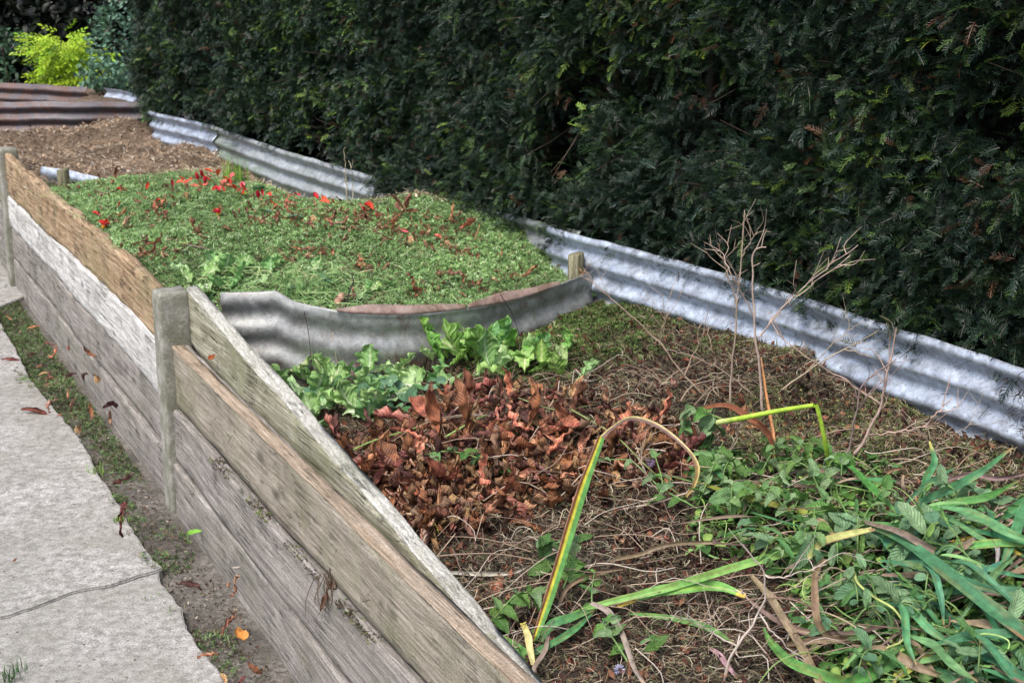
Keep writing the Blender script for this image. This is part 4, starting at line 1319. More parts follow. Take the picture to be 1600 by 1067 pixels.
# sparser leaves in front of and beside the pile
cnt = 0
while cnt < 34:
    x = g.uniform(640, 1560); y = g.uniform(540, 1060)
    if in_pile(x, y): continue
    p = on(x, y); u_, v_ = UV(p)
    if not (.06 < v_ < 1.4 and u_ < -.5): continue
    if x > 1080 and y > 720 and g.random() < .8: continue
    drop_leaf(x, y, g.uniform(.35, .7), "small dark brown dead leaf lying loose on the dry clippings", "loose dead leaves on the nearest heap", .006, tiltr=.3); cnt += 1
acc = Acc()
q = []
while len(q) < 650:
    x = gg.uniform(900, 1590); y = gg.uniform(500, 900)
    if gg.random() > .5 + .9 * float(vn(x / 60, y / 35, 0, 77)): continue
    p = on(x, y); u_, v_ = UV(p)
    if .5 < v_ < 1.38 and u_ < -.45: q.append(p)
q = np.array(q); q[:, 2] += .004
for k, t in enumerate(tmp):
    qq = q[k::5]; m_ = len(qq); a = gg.uniform(0, 2 * PI, m_)
    cc = np.array([(.07, .022, .02), (.10, .03, .028), (.045, .018, .016)])[gg.integers(0, 3, m_)] * gg.uniform(.6, 1.5, (m_, 1))
    scatter(acc, t, qq, frames(np.stack([np.cos(a), np.sin(a), gg.normal(size=m_) * .25], -1), np.array([0, 0, 1.]) + gg.normal(size=(m_, 3)) * .25), gg.uniform(.25, .6, m_), cc)
tag(link("dark_leaf_litter", acc.mesh("dark_leaf_litter", M_DRY)), "patches of dark purplish rotten leaves beside the bright sheet", "leaf litter", None, 'stuff')

# leaves over the green heap
LM = "small rusty brown leaf lying on the green clippings"; GM = "dead leaves scattered over the green heap"
spots = [(120, 300), (165, 310), (185, 345), (205, 350), (190, 385), (215, 410), (225, 405), (230, 390), (250, 345), (262, 300), (172, 292), (185, 288), (320, 370), (340, 352), (300, 360), (400, 352), (430, 350), (395, 330), (280, 390), (455, 340), (480, 350), (500, 345), (520, 355), (540, 360), (470, 400), (475, 410), (490, 405), (460, 412), (500, 395), (560, 350), (580, 345), (600, 360), (610, 355), (620, 370), (630, 375), (640, 372), (650, 350), (570, 340), (535, 335), (700, 350), (720, 365), (690, 385), (710, 395), (735, 400), (810, 440), (820, 435), (870, 415), (865, 425), (742, 455), (700, 440), (660, 460), (560, 470), (430, 320), (450, 330), (560, 420), (575, 425), (540, 300), (380, 300), (290, 310), (240, 330)]
for i, (x, y) in enumerate(spots):
    for k in range(1):
        drop_leaf(x + g.normal() * 3, y + g.normal() * 2, g.uniform(.45, .9), LM, GM, .018, tiltr=.3)
acc = Acc(); q = []
while len(q) < 650:
    x0, y0 = spots[gg.integers(0, len(spots))]
    x = x0 + gg.normal() * 22; y = y0 + gg.normal() * 8
    p = on(x, y); u_, v_ = UV(p)
    if .04 < v_ < 1.2 and u_ > -.3: q.append(p)
q = np.array(q); q[:, 2] += .014
for k, t in enumerate(tmp):
    qq = q[k::5]; m_ = len(qq); a = gg.uniform(0, 2 * PI, m_)
    cc = np.array([(.40, .19, .10), (.30, .13, .08), (.52, .32, .18)])[gg.integers(0, 3, m_)] * gg.uniform(.6, 1.3, (m_, 1))
    scatter(acc, t, qq, frames(np.stack([np.cos(a), np.sin(a), gg.normal(size=m_) * .3], -1), np.array([0, 0, 1.]) + gg.normal(size=(m_, 3)) * .35), gg.uniform(.2, .55, m_), cc)
tag(link("broken_leaves", acc.mesh("broken_leaves", M_DRY)), "small broken brown leaf pieces over the green heap", "leaf litter", None, 'stuff')

# leaves along the path
LS = "curled red brown leaf on the mossy strip beside the planks"; GS = "dead leaves along the foot of the plank wall"
for (x, y) in [(32, 518), (45, 515), (60, 555), (75, 560), (55, 575), (68, 580), (85, 592), (60, 590), (110, 550), (135, 585), (145, 590), (70, 605), (105, 625), (120, 622), (160, 640), (172, 643), (138, 640), (90, 632), (150, 560), (100, 595), (20, 500), (85, 540), (95, 650), (148, 655)]:
    drop_leaf(x + g.normal() * 2, y + g.normal() * 2, g.uniform(.4, .7), LS, GS, .006, tiltr=.25)
for (x, y, s_) in [(205, 745, .7), (200, 785, .9), (275, 915, .8), (340, 1025, .6), (370, 965, .5), (375, 905, .4), (360, 935, .4), (410, 1055, .5), (385, 1060, .4), (355, 920, .4), (345, 1055, .55), (120, 668, .5)]:
    drop_leaf(x, y, s_, "curled brown leaf on the bare soil near the path edge", "brown leaves on the soil beside the path", .006, tiltr=.2)
rolled = const_mesh("dead_leaf", leaf_t(.11, .05, 14, 7, 'lens', -.3, 2.6, .03, 77), (.22, .07, .045), M_DRY, True, edgec)
p = on(50, 638); p = at_z(50, 640, .045)
place("dead_leaf", rolled, p - np.array([.04, 0, 0]), -.25, 0, .4, 1., "rolled up brown leaf lying alone on the concrete path", "dead leaf")
p = at_z(2, 562, .04); place("dead_leaf", rolled, p, .1, 0, .4, .7, "brown leaf strip on the path edge at the left side of the photo", "dead leaf")
p = on(380, 1008); place("dead_leaf", const_mesh("dead_leaf", leaf_t(.06, .04, 8, 6, 'ovate', .8, 1.2, .05, 79), (.55, .22, .05), M_DRY), p + [0, 0, .012], 2.0, .3, .2, 1., "bright orange dead leaf standing on the soil below the planks", "dead leaf")
p = on(292, 840); place("green_leaf", const_mesh("green_leaf", leaf_t(.045, .03, 8, 6, 'ovate', .5, 1.0, .05, 80), (.28, .55, .08), M_LETT), p + [0, 0, .01], .6, .2, .2, .9, "fresh bright green leaf scrap on the bare soil beside the planks", "leaf")
p = at_z(338, 600, .62); place("dead_leaf", const_mesh("dead_leaf", leaf_t(.035, .03, 8, 6, 'ovate', 1.8, 1.6, .06, 82), (.42, .14, .05), M_DRY), W(-.42, .03, .56), 1.0, .4, .3, .9, "tiny orange curled leaf caught on the planks near the first post", "dead leaf")
p = on(362, 893); V, Q, U_ = leaf_t(.022, .018, 6, 6, 'round', 0, 2.8, .02, 5)
place("pebble", mk_mesh("pebble", V, Q, np.full((len(V), 3), (.42, .36, .32)), U_, (M_BITS,)), p + [0, 0, .012], .3, 0, PI, 1., "smooth pale pebble on the soil against the bottom plank", "pebble")
p = at_z(18, 878, .038)
place("dead_leaf", dry_me[2], p, .3, 0, 0, .35, "reddish leaf fragment on the concrete at the left edge", "dead leaf")

# debris hanging on the ledge between planks
acc = Acc(); g3 = np.random.default_rng(77)
base = at_v(512, 905, -.005)
for k in range(22):
    p0 = base + np.append(g3.normal(size=2) * .012, g3.uniform(0, .02)); p1 = p0 + np.array([g3.normal() * .012, -.02 - g3.random() * .01, -g3.uniform(.03, .09)])
    V, Q, U_ = tube(spline([p0, (p0 + p1) / 2 + g3.normal(size=3) * .01, p1], 6), [.0014, .0012, .001, .001, .0008, .0005], 4)
    acc.add(V - base, Q, np.array([.08, .055, .035]) * g3.uniform(.5, 2), U_)
for k in range(3):
    t = xf(leaf_t(.045, .022, 7, 5, 'ovate', 1.5, 1.8, .06, 30 + k), rot_about('Y', 1.2 + .2 * k) @ rot_about('X', k), (0, -.02, -.01 * k))
    acc.add(t[0], t[1], (.1, .05, .03), t[2])
o = link("dried_root", acc.mesh("dried_root", M_STEM), loc=base); tag(o, "withered root tuft hanging over the lower plank near the bottom edge", "dried plant")
acc = Acc()
mudge = lambda n, ua, ub, va, vb, z: W(g3.uniform(ua, ub, n), g3.uniform(va, vb, n), z + g3.random(n) * .004)
q = mudge(900, -2.6, -.5, -.022, .006, .328); a = g3.uniform(0, 2 * PI, 900)
keep = vn(UV(q)[0] * 6, UV(q)[0] * 0, 0, 88) > -.1
q = q[keep]; a = a[keep]; m_ = len(q)
scatter(acc, tuft_t(5, .009, .004, 3), q, frames(np.stack([np.cos(a), np.sin(a), a * 0], -1), np.array([0, 0, 1.]) + g3.normal(size=(m_, 3)) * .3), g3.uniform(.5, 1.1, m_), pick([(.12, .15, .05), (.08, .06, .04), (.2, .2, .1), (.05, .04, .03)], [2, 3, 1, 2])(g3, m_))
tag(link("ledge_moss", acc.mesh("ledge_moss", M_BITS, False)), "moss and crumbs gathered on the ledge above the lower planks", "moss", None, 'stuff')

# ---- red petals and yellow bits on the green heap
pet = [const_mesh("red_petal", leaf_t(.036, .019, 8, 5, 'obov', c_, r_, .05, 600 + i), col, M_PETAL) for i, (c_, r_, col) in enumerate([(.9, .8, (.62, .02, .018)), (-.6, 1.0, (.72, .05, .04)), (.3, .5, (.75, .12, .12)), (1.4, 1.2, (.5, .012, .012))])]
for i, (x, y) in enumerate([(288, 285), (290, 292), (315, 287), (322, 296), (331, 290), (335, 278), (360, 286), (362, 296), (356, 300), (338, 302), (372, 308), (378, 312), (345, 306), (300, 290), (258, 340), (182, 332), (156, 342), (425, 315), (415, 312), (412, 315), (462, 302), (468, 306), (475, 308), (485, 310), (492, 311), (505, 314), (466, 326), (527, 328), (435, 330), (590, 345), (690, 381), (228, 304), (195, 302), (340, 284), (326, 292), (318, 284), (365, 290), (300, 284), (450, 312), (312, 290), (320, 299), (327, 283), (343, 291), (352, 307), (368, 303), (284, 289), (296, 296), (405, 318), (460, 310), (470, 315), (480, 303), (498, 318), (510, 322), (518, 326), (445, 322), (572, 338), (584, 336), (330, 306), (377, 301), (388, 306), (272, 300), (350, 298), (640, 372), (610, 362), (240, 322)]):
    p = on(x, y) + [0, 0, .02]
    place("red_petal", pet[i % 4], p, g.uniform(0, 6.28), g.normal() * .3 - (.9 if i in (5, 33) else .1), g.normal() * .3, g.uniform(.85, 1.4), "loose scarlet petal lying on the green clippings", "petal", "scarlet petals scattered over the green heap")


def flower(px, py, s, label, np_, opening, seed):
    g = np.random.default_rng(seed)
    p = on(px, py) + [0, 0, .02]
    root = bpy.data.objects.new("red_flower", None); COL.objects.link(root); root.location = p
    root.rotation_euler = (g.normal() * .3 + .3, g.normal() * .3, g.uniform(0, 6)); root.scale = (s, s, s)
    tag(root, label, "flower head")
    for k in range(np_):
        o = link("petal", pet[k % 4], root, loc=(0, 0, .001 * k), rot=(g.normal() * .3, -opening - .25 * (k % 3), k * 2.399))
        o.scale = (.75, .9, .75)
    V, Q, U_ = tube(np.array([[0, 0, -.004], [0, 0, .004], [0, 0, .008], [0, 0, .01]]), [.006, .008, .006, .001], 8)
    link("centre", mk_mesh("centre", V, Q, np.full((len(V), 3), (.6, .3, .03)), U_, (M_STEM,)), root)


flower(162, 363, 1.0, "crushed scarlet flower head on the clippings by the orange plank", 12, .5, 1)
flower(342, 343, .95, "wilted scarlet flower head in the middle of the green heap", 8, .2, 2)
flower(578, 331, .8, "pinkish red flower head at the far right rim of the green heap", 7, .6, 3)
yel = const_mesh("yellow_petal", leaf_t(.025, .016, 5, 4, 'ovate', .8, 1., .04, 5), (.6, .42, .04), M_PETAL)
for (x, y) in [(277, 307), (380, 309), (348, 304), (430, 305), (470, 302), (540, 330), (484, 314), (350, 290)]:
    place("yellow_petal", yel, on(x, y) + [0, 0, .012], g.uniform(0, 6), g.normal() * .3, g.normal() * .3, 1., "small yellow petal among the scarlet ones on the green heap", "petal", "yellow petals among the red ones")
place("yellow_leaf", const_mesh("yellow_leaf", leaf_t(.03, .022, 6, 5, 'ovate', .6, .8, .04, 5), (.72, .6, .06), M_PETAL), on(568, 652) + [0, 0, .03], 1., -.6, .2, 1.1, "small clear yellow leaf at the left rim of the leaf pile", "leaf")
for (x, y, l_) in [(395, 300, "dark glossy green leaf among the red petals"), (262, 330, "dark green leaf next to a red petal on the clippings"), (425, 337, "grey green oval leaf on the crest of the green heap"), (448, 345, "pale olive leaf right of the heap crest")]:
    place("green_leaf", const_mesh("green_leaf", leaf_t(.075, .042, 8, 6, 'ovate', -.7, .7, .02, 9), (.04, .11, .045) if 'dark' in l_ else (.14, .22, .12), M_GREEN), on(x, y) + [0, 0, .012], g.uniform(0, 3), -.2, .1, 1., l_, "leaf")

# ---- lettuce and cabbage leaves
def lett_t(L_, Wd, curl, roll, seed, ruff=.12):
    g = np.random.default_rng(seed)
    V, Q, U_ = leaf_t(L_, Wd, 22, 14, 'obov', 0, roll, 0, seed)
    s = U_[:, 0]; t = U_[:, 1] * 2 - 1
    z = V[:, 2] + L_ * ruff * np.abs(t) ** 1.6 * np.sin(s * 24 + np.sign(t) * 2 + seed) * (.4 + s) * .55 + L_ * .03 * fbm(s * 7, t * 4, seed * .7, seed, 3)
    x = V[:, 0] + L_ * .04 * np.abs(t) ** 2 * np.cos(s * 31 + seed); y = V[:, 1] * (1 + .08 * np.sin(s * 27 + seed))
    a = curl * s
    X = np.where(abs(curl) > 1e-3, L_ * np.sin(a) / (curl + 1e-9), x) + (x - s * L_)
    Z = L_ * (1 - np.cos(a)) / (curl + 1e-9)
    return np.stack([X - np.sin(a) * z, y, Z + np.cos(a) * z], -1), Q, U_


def lcol(V, U_):
    t = np.abs(U_[:, 1] * 2 - 1)
    rib = np.exp(-(t / .09) ** 2) * (1 - U_[:, 0] * .7)
    return (1 + .25 * fbm(U_[:, 0] * 6, U_[:, 1] * 6, 0, 3, 2))[:, None] * (1 + rib[:, None] * np.array([1.6, .5, 2.5]))


LC = [(.20, .39, .08), (.27, .46, .13), (.16, .33, .10), (.34, .50, .2), (.24, .41, .16)]
lett_me = [const_mesh("lettuce_leaf", lett_t(.15, .105, c_, r_, 20 + i), LC[i % 5], M_LETT, True, lcol) for i, (c_, r_) in enumerate([(1.0, .8), (-.7, .6), (1.7, 1.1), (.4, 1.6), (-1.2, 1.), (.9, 1.9)])]
GL = "discarded lettuce leaves behind the leaf pile"
up_l = [(722, 565, .12, 1.1, .72, 3, "tall rolled lettuce leaf standing against the divider, left of the pair"),
        (778, 565, .10, .75, .95, 0, "broad lettuce leaf standing against the divider, right of the pair"),
        (745, 570, .06, .5, .8, 1, "crinkled lettuce leaf leaning between the two standing ones")]
for (x, y, h, t_, s_, k, lab) in up_l:
    p = on(x, y)
    place("lettuce_leaf", lett_me[k], p + [0, 0, .0], 1.7 if k != 0 else .9, -t_ - .25, .3, s_, lab, "lettuce leaf")
for i, (x, y, s_) in enumerate([(690, 560, .8), (700, 585, .85), (725, 590, .9), (750, 585, .9), (765, 600, .8), (785, 590, .8), (800, 575, .75), (815, 590, .7), (695, 598, .8), (712, 612, .75), (740, 612, .8), (768, 612, .8), (795, 610, .8), (825, 608, .7), (845, 612, .65), (790, 560, .8), (815, 570, .7), (835, 595, .6), (730, 580, .9), (755, 575, .9), (700, 605, .6), (735, 565, .8), (680, 590, .6), (770, 570, .8), (820, 600, .6), (680, 555, .7)]):
    p = on(x, y) + [0, 0, .035 + .014 * (i % 3)]
    place("lettuce_leaf", lett_me[(i * 5 + 1) % 6], p, i * 1.9, -.45 + .3 * math.sin(i * 2), .3 * math.cos(i * 3), s_ * 1.05, "crinkled pale green lettuce leaf in the clump behind the dead leaves", "lettuce leaf", GL)
for i, (x, y, s_) in enumerate([(870, 575, .5), (885, 590, .5), (880, 605, .55), (900, 610, .5), (890, 560, .4)]):
    place("lettuce_leaf", lett_me[(i * 3) % 6], on(x, y) + [0, 0, .03], i * 2.1, -.5, .2, s_ * 1.1, "small torn lettuce leaf at the right end of the clump", "lettuce leaf", "torn lettuce scraps right of the clump")
cab = [const_mesh("cabbage_leaf", lett_t(.12, .10, c_, r_, 50 + i, .16), col, M_LETT, True, lcol) for i, (c_, r_, col) in enumerate([(.5, .8, (.29, .46, .16)), (-.6, .7, (.38, .55, .26)), (.9, 1.2, (.20, .37, .12))])]
for i, (x, y) in enumerate([(445, 600), (460, 605), (480, 610), (500, 605), (470, 625), (490, 635), (510, 630), (530, 625), (505, 655), (525, 645), (500, 668), (545, 640), (520, 612), (560, 620), (590, 640), (550, 655), (485, 650), (575, 605), (530, 600), (600, 620), (495, 676), (515, 682), (535, 668), (560, 662), (582, 655), (600, 650), (618, 640), (560, 640), (470, 645), (455, 622), (610, 605), (640, 612), (545, 606), (590, 625), (625, 625), (570, 675), (620, 595), (645, 600), (665, 612), (650, 625), (605, 590)]):
    place("cabbage_leaf", cab[i % 3], on(x, y) + [0, 0, .035], i * 2.3, -.3 + .2 * math.sin(i), .25 * math.cos(i * 2), .85, "frilly light green salad leaf beside the sloping top plank", "salad leaf", "frilly salad leaves by the sloping plank")
place("cabbage_leaf", cab[1], on(550, 668) + [0, 0, .03], .2, .0, .1, .5, "pale rolled salad leaf lying on the left rim of the leaf pile", "salad leaf")
for i, (x, y) in enumerate([(320, 428), (335, 440), (345, 455), (310, 445), (300, 435), (350, 432), (375, 430), (400, 425), (415, 422), (430, 425), (330, 465), (365, 445), (300, 450), (325, 452), (355, 460), (385, 440), (395, 448), (420, 440), (445, 430), (470, 428), (500, 432), (455, 445), (310, 425), (340, 425)]):
    place("cabbage_leaf", cab[i % 3], on(x, y) + [0, 0, .016], i * 2.3, -.3 + .2 * math.sin(i), .25 * math.cos(i * 2), .7 if i < 6 else .6, "jagged salad leaf on the green heap behind the bent left end of the divider", "salad leaf", "salad leaves on the green heap by the first post")
for i, (x, y) in enumerate([(560, 470), (580, 468), (600, 466), (620, 462), (640, 462), (545, 478)]):
    place("cabbage_leaf", cab[(i + 2) % 3], on(x, y - 6) + [0, 0, .012], i * 1.3, -.15, .1, .5, "flat light green leaf just behind the rusty lip of the divider", "salad leaf", "flat leaves behind the rusty lip")
for i, (x, y, c_) in enumerate([(445, 466, (.12, .25, .17)), (505, 448, (.12, .28, .12)), (520, 455, (.10, .24, .12)), (535, 445, (.13, .3, .13))]):
    place("round_leaf", const_mesh("round_leaf", leaf_t(.05, .042, 8, 6, 'round', -.5, .5, .02, i), c_, M_GREEN), on(x, y) + [0, 0, .025], i * 1.5, -.5, .1, .8, ["single rounded grey green leaf standing over the divider edge", "first of three green leaves on the heap left of the black stick", "middle of three green leaves on the heap left of the black stick", "last of three green leaves touching the black stick"][i], "leaf")


acc = Acc(); g = np.random.default_rng(650); q = []
while len(q) < 900:
    p = on(g.normal() * 75 + 460, g.normal() * 17 + 450)
    u_, v_ = UV(p)
    if u_ > u_div(v_) + .04 and v_ > .08: q.append(p + [0, 0, g.uniform(.005, .03)])
q = np.array(q); a = g.uniform(0, 2 * PI, 900)
cc = pick([(.22, .36, .13), (.34, .45, .2), (.12, .24, .08), (.38, .36, .2), (.07, .05, .035)], [4, 3, 3, 1, 1.2])(g, 900)
scatter(acc, straw_t(.075, .0034, 1.7, 4, 5), q, frames(np.stack([np.cos(a), np.sin(a), g.normal(size=900) * .3], -1), np.array([0, 0, 1.]) + g.normal(size=(900, 3)) * .4), g.uniform(.4, 1.2, 900), cc)
tag(link("wilted_grass", acc.mesh("wilted_grass", M_BITS)), "tangle of wilted long grass on the green heap behind the divider", "grass", None, 'stuff')


# ---- builders for stemmed plants
def stem_obj(name, P, r0, r1, col, parent=None, off=None, n=18, ns=6, mat=None):
    P = spline(P, n)
    if off is None: off = P[0].copy()
    V, Q, U_ = tube(P - off, np.linspace(r0, r1, n), ns)
    return link(name, mk_mesh(name, V, Q, np.tile(np.array(col, float), (len(V), 1)) * (1 + .2 * vn(V[:, 0] * 60, V[:, 1] * 60, V[:, 2] * 60))[:, None], U_, (mat or M_STEM,)), parent, loc=None if parent else off), P


nett_me = [const_mesh("leaf", leaf_t(.05, .034, 17, 6, 'heart', c_, r_, .035, 70 + i, serr=.09), col, M_GREEN) for i, (c_, r_, col) in enumerate([(-.7, .6, (.09, .20, .045)), (-1.3, .9, (.13, .27, .06)), (-.4, .5, (.17, .31, .11)), (-1.8, 1.2, (.22, .34, .16))])]
lan_me = [const_mesh("leaf", leaf_t(L_, w_, 14, 6, 'lens', c_, r_, .03, 90 + i), col, M_GREEN) for i, (L_, w_, c_, r_, col) in enumerate([(.085, .022, -.9, .7, (.10, .24, .07)), (.06, .014, .9, .8, (.18, .34, .09)), (.07, .03, -1.5, .5, (.13, .27, .13)), (.095, .04, -.5, .6, (.20, .34, .17))])]
rnd_me = [const_mesh("leaf", leaf_t(.038, .029, 8, 5, 'round', c_, r_, .01, 80 + i), col, M_GREEN) for i, (c_, r_, col) in enumerate([(-.3, .4, (.11, .24, .13)), (-.6, .6, (.16, .31, .17)), (.3, .5, (.10, .25, .08))])]


def leafy_stem(name, label, cat, P, nlf, mes, ls, col=(.13, .22, .07), r=.0022, seed=0, group=None, droop=.4):
    g = np.random.default_rng(seed)
    P = [np.asarray(p) for p in P]
    root = bpy.data.objects.new(name, None); COL.objects.link(root); root.location = P[0]
    root.empty_display_size = .05
    tag(root, label, cat, group)
    _, S = stem_obj("stem", P, r, r * .5, col, root, P[0])
    T, Nm, B = path_frames(S)
    for k in range(nlf):
        q = .12 + .88 * (k // 2 + .5) / ((nlf + 1) // 2)
        i = min(len(S) - 1, int(q * (len(S) - 1)))
        side = 1 if k % 2 else -1
        hd = np.cross(T[i], [0, 0, 1.]) * side + T[i] * .5 + g.normal(size=3) * .35
        hd[2] -= droop * g.random()
        if (k // 2) % 2: hd = hd * .6 + np.array([0, 0, .5])
        M = frames(hd[None], (np.array([0, -.2, 1.]) + g.normal(size=3) * .3)[None])[0]
        sc_ = ls * g.uniform(.7, 1.2) * (1.15 - .5 * q)
        o = link("leaf", mes[g.integers(0, len(mes))], root)
        o.matrix_local = Matrix.Translation(Vector(S[i] - P[0])) @ Matrix(M.tolist()).to_4x4() @ Matrix.Scale(sc_, 4)
    return root


def pp(*pts):
    return [on(x, y, h) for (x, y, h) in pts]


# snowberry-like twigs with rounded bluish leaves
GT = "round leaved twigs behind the leaf pile"
for i, pts in enumerate([[(470, 635, .03), (520, 600, .06), (580, 582, .08), (640, 590, .05), (690, 600, .03)], [(500, 640, .02), (550, 620, .05), (600, 612, .06), (650, 605, .03)], [(590, 655, .02), (600, 620, .05), (605, 590, .08)], [(615, 650, .02), (640, 625, .04), (675, 600, .05), (690, 590, .04)], [(560, 640, .02), (575, 610, .06), (568, 585, .08)], [(540, 600, .02), (580, 600, .05), (620, 620, .05)]]):
    leafy_stem("leafy_twig", ["longest arching twig with round blue green leaves below the divider", "lower twig of round leaves along the salad leaves", "short upright twig of round leaves in the middle of the group", "twig of round leaves reaching the lettuce clump", "little upright twig with round leaves nearest the divider rust", "short level twig of round leaves above the salad leaves"][i], "twig", pp(*pts), 18 if i == 0 else 14, rnd_me, 1.15, (.12, .08, .06), .0018, 100 + i, GT)

NL = [
    ("nettle sprig draped over the big curled leaf in the leaf pile", [(655, 712, .03), (700, 705, .05), (745, 715, .06), (775, 740, .04)], 9, .85),
    ("second nettle sprig just right of the curled leaf", [(740, 705, .04), (760, 725, .05), (790, 735, .03)], 8, .8),
    ("drooping nettle top hanging from the yellow green bent stem", [(1130, 655, .13), (1100, 645, .14), (1075, 650, .12), (1070, 680, .08)], 12, 1.0),
    ("second drooping nettle tip left of the bent stem", [(1125, 660, .12), (1110, 675, .10), (1105, 705, .06)], 9, 1.0),
    ("nettle with toothed leaves at the foot of the striped blade", [(760, 985, .02), (785, 950, .05), (815, 925, .06), (845, 935, .05)], 12, 1.05),
    ("nettle leaning against the striped blade from the left", [(870, 900, .02), (850, 870, .05), (845, 855, .07), (880, 850, .06)], 10, 1.0),
    ("nettle top standing right of the striped blade", [(880, 920, .02), (895, 880, .06), (905, 835, .10)], 10, .9),
    ("square stemmed mint like weed with a mauve flower", [(1100, 800, .02), (1030, 760, .06), (985, 720, .08), (925, 720, .07)], 8, .75),
    ("thin weed stem rising beside the mauve flower", [(1010, 790, .03), (1035, 760, .06), (1020, 700, .11)], 8, .7),
    ("bright green nettle between the arching brown leaf and the dark weeds", [(1090, 790, .03), (1110, 740, .08), (1130, 690, .11)], 10, .9),
    ("heart leaved weed at the bottom centre on the dry clippings", [(985, 1040, .01), (960, 1000, .04), (945, 980, .05), (960, 965, .05)], 8, .95),
    ("small heart leaved weed right of the pale one at the bottom", [(1010, 985, .01), (1025, 1010, .03), (1035, 1000, .03)], 6, .7),
    ("low green shoot between the crossed long leaves", [(925, 960, .01), (925, 920, .03), (930, 890, .04)], 7, .65),
]
for i, (lab, pts, n_, s_) in enumerate(NL):
    leafy_stem("nettle_stem", lab, "weed", pp(*pts), n_, nett_me, s_, seed=130 + i)
# mass of weeds on the right: many individual stems
g = np.random.default_rng(170)
GW = "green weed stems piled at the right of the nearest bin"
regs = [((1070, 1370), (700, 870), 30, nett_me), ((1290, 1600), (870, 1060), 40, nett_me[2:] + rnd_me + lan_me * 2), ((1180, 1400), (820, 900), 10, nett_me + lan_me), ((1440, 1600), (800, 900), 9, lan_me)]
ii = 0
for (xr, yr, n_, mes) in regs:
    for k in range(n_):
        x = g.uniform(*xr); y = g.uniform(*yr)
        if x < 1190 and y > 830: continue
        a = g.uniform(0, 2 * PI); l_ = g.uniform(.06, .14)
        p0 = on(x, y, .01 + g.random() * .03); d = np.array([math.cos(a), math.sin(a), 0]) * l_
        h = g.uniform(.02, .075)
        leafy_stem("weed_stem", "limp green weed stem with toothed leaves in the tangle at the right", "weed", [p0, p0 + d * .4 + [0, 0, h], p0 + d * .8 + [0, 0, h * 1.1], p0 + d + [0, 0, h * .5]], int(g.integers(6, 11)), mes, g.uniform(.45, 1.1), seed=200 + ii, group=GW, droop=.9)
        ii += 1
# fill of small broken leaves between them
acc = Acc()
q = []
while len(q) < 2600:
    x = g.uniform(1080, 1600); y = g.uniform(700, 1066)
    if x < 1200 + .5 * (y - 850) and y > 860: continue
    if x > 1380 and y < 800: continue
    q.append(on(x, y, g.uniform(0, .045)))
q = np.array(q)
for k, t in enumerate([leaf_t(.035, .022, 6, 4, 'heart', -1, .8, .03, 1), leaf_t(.03, .016, 5, 3, 'ovate', -.8, 1, .03, 2), straw_t(.06, .003, 1.6, 4, 5), leaf_t(.028, .022, 5, 4, 'round', -.5, .8, .03, 3)]):
    qq = q[k::4]; m_ = len(qq); a = g.uniform(0, 2 * PI, m_)
    cc = np.array([(.06, .15, .035), (.11, .24, .05), (.16, .28, .09), (.04, .10, .025), (.22, .33, .08)])[g.integers(0, 5, m_)] * g.uniform(.6, 1.3, (m_, 1))
    scatter(acc, t, qq, frames(np.stack([np.cos(a), np.sin(a), g.normal(size=m_) * .35 - .2], -1), np.array([0, 0, 1.]) + g.normal(size=(m_, 3)) * .4), g.uniform(.6, 1.2, m_), cc)
for k in range(260):      # wiry stalks and shredded straps through the pile
    x = g.uniform(1120, 1600); y = g.uniform(730, 1066)
    if x < 1200 + .5 * (y - 850) and y > 860: continue
    if x > 1380 and y < 790: continue
    p0 = on(x, y, g.uniform(.01, .06)); a = g.normal() * .7 + (PI if g.random() < .5 else 0); l_ = g.uniform(.06, .2)
    d = np.array([math.cos(a), math.sin(a) * .8, 0]) * l_; bend_ = np.append(g.normal(size=2) * .03, g.uniform(0, .03))
    S = spline([p0, p0 + d * .35 + bend_, p0 + d * .7 + bend_, p0 + d], 12)
    if g.random() < .62:
        V, Q, U_ = tube(S, np.linspace(.0016, .0009, 12) * g.uniform(.6, 1.3), 4); cc = [(.25, .36, .12), (.16, .26, .08), (.36, .28, .2), (.2, .13, .1)][g.integers(0, 4)]
    else:
        V, Q, U_ = strap(S, np.sin(np.linspace(.3, 3.0, 12)) * g.uniform(.005, .012), up=(g.normal() * .4, -.5, .8), fold=.5, nw=4, twist=g.normal() * .8); cc = [(.10, .26, .08), (.06, .18, .07), (.27, .2, .15), (.16, .11, .09), (.17, .32, .12)][g.integers(0, 5)]
    acc.add(V, Q, np.array(cc) * g.uniform(.7, 1.3), U_)
tag(link("weed_litter", acc.mesh("weed_litter", M_BITS)), "tangle of small wilted leaves and stalks in the green pile at the right", "plant clippings", None, 'stuff')

# mauve flower heads
def mauve(px, py, h, lab, col):
    p = on(px, py, h); g = np.random.default_rng(int(px)); ps = []
    for k in range(26):
        d = g.normal(size=3); d /= np.linalg.norm(d)
        M = frames(d[None], g.normal(size=(1, 3)))[0]
        ps.append(xf(leaf_t(.009, .004, 2, 2, 'lens', .3, .5), M, d * .003))
    o = link("flower_head", const_mesh("flower_head", merge(ps), col, M_PETAL), loc=p); tag(o, lab, "flower head")
mauve(1017, 722, .09, "small pale mauve flower head on the thin weed stem", (.35, .28, .45))
mauve(968, 1046, .01, "small lilac flower head on the dry clippings at the bottom edge", (.45, .45, .62))

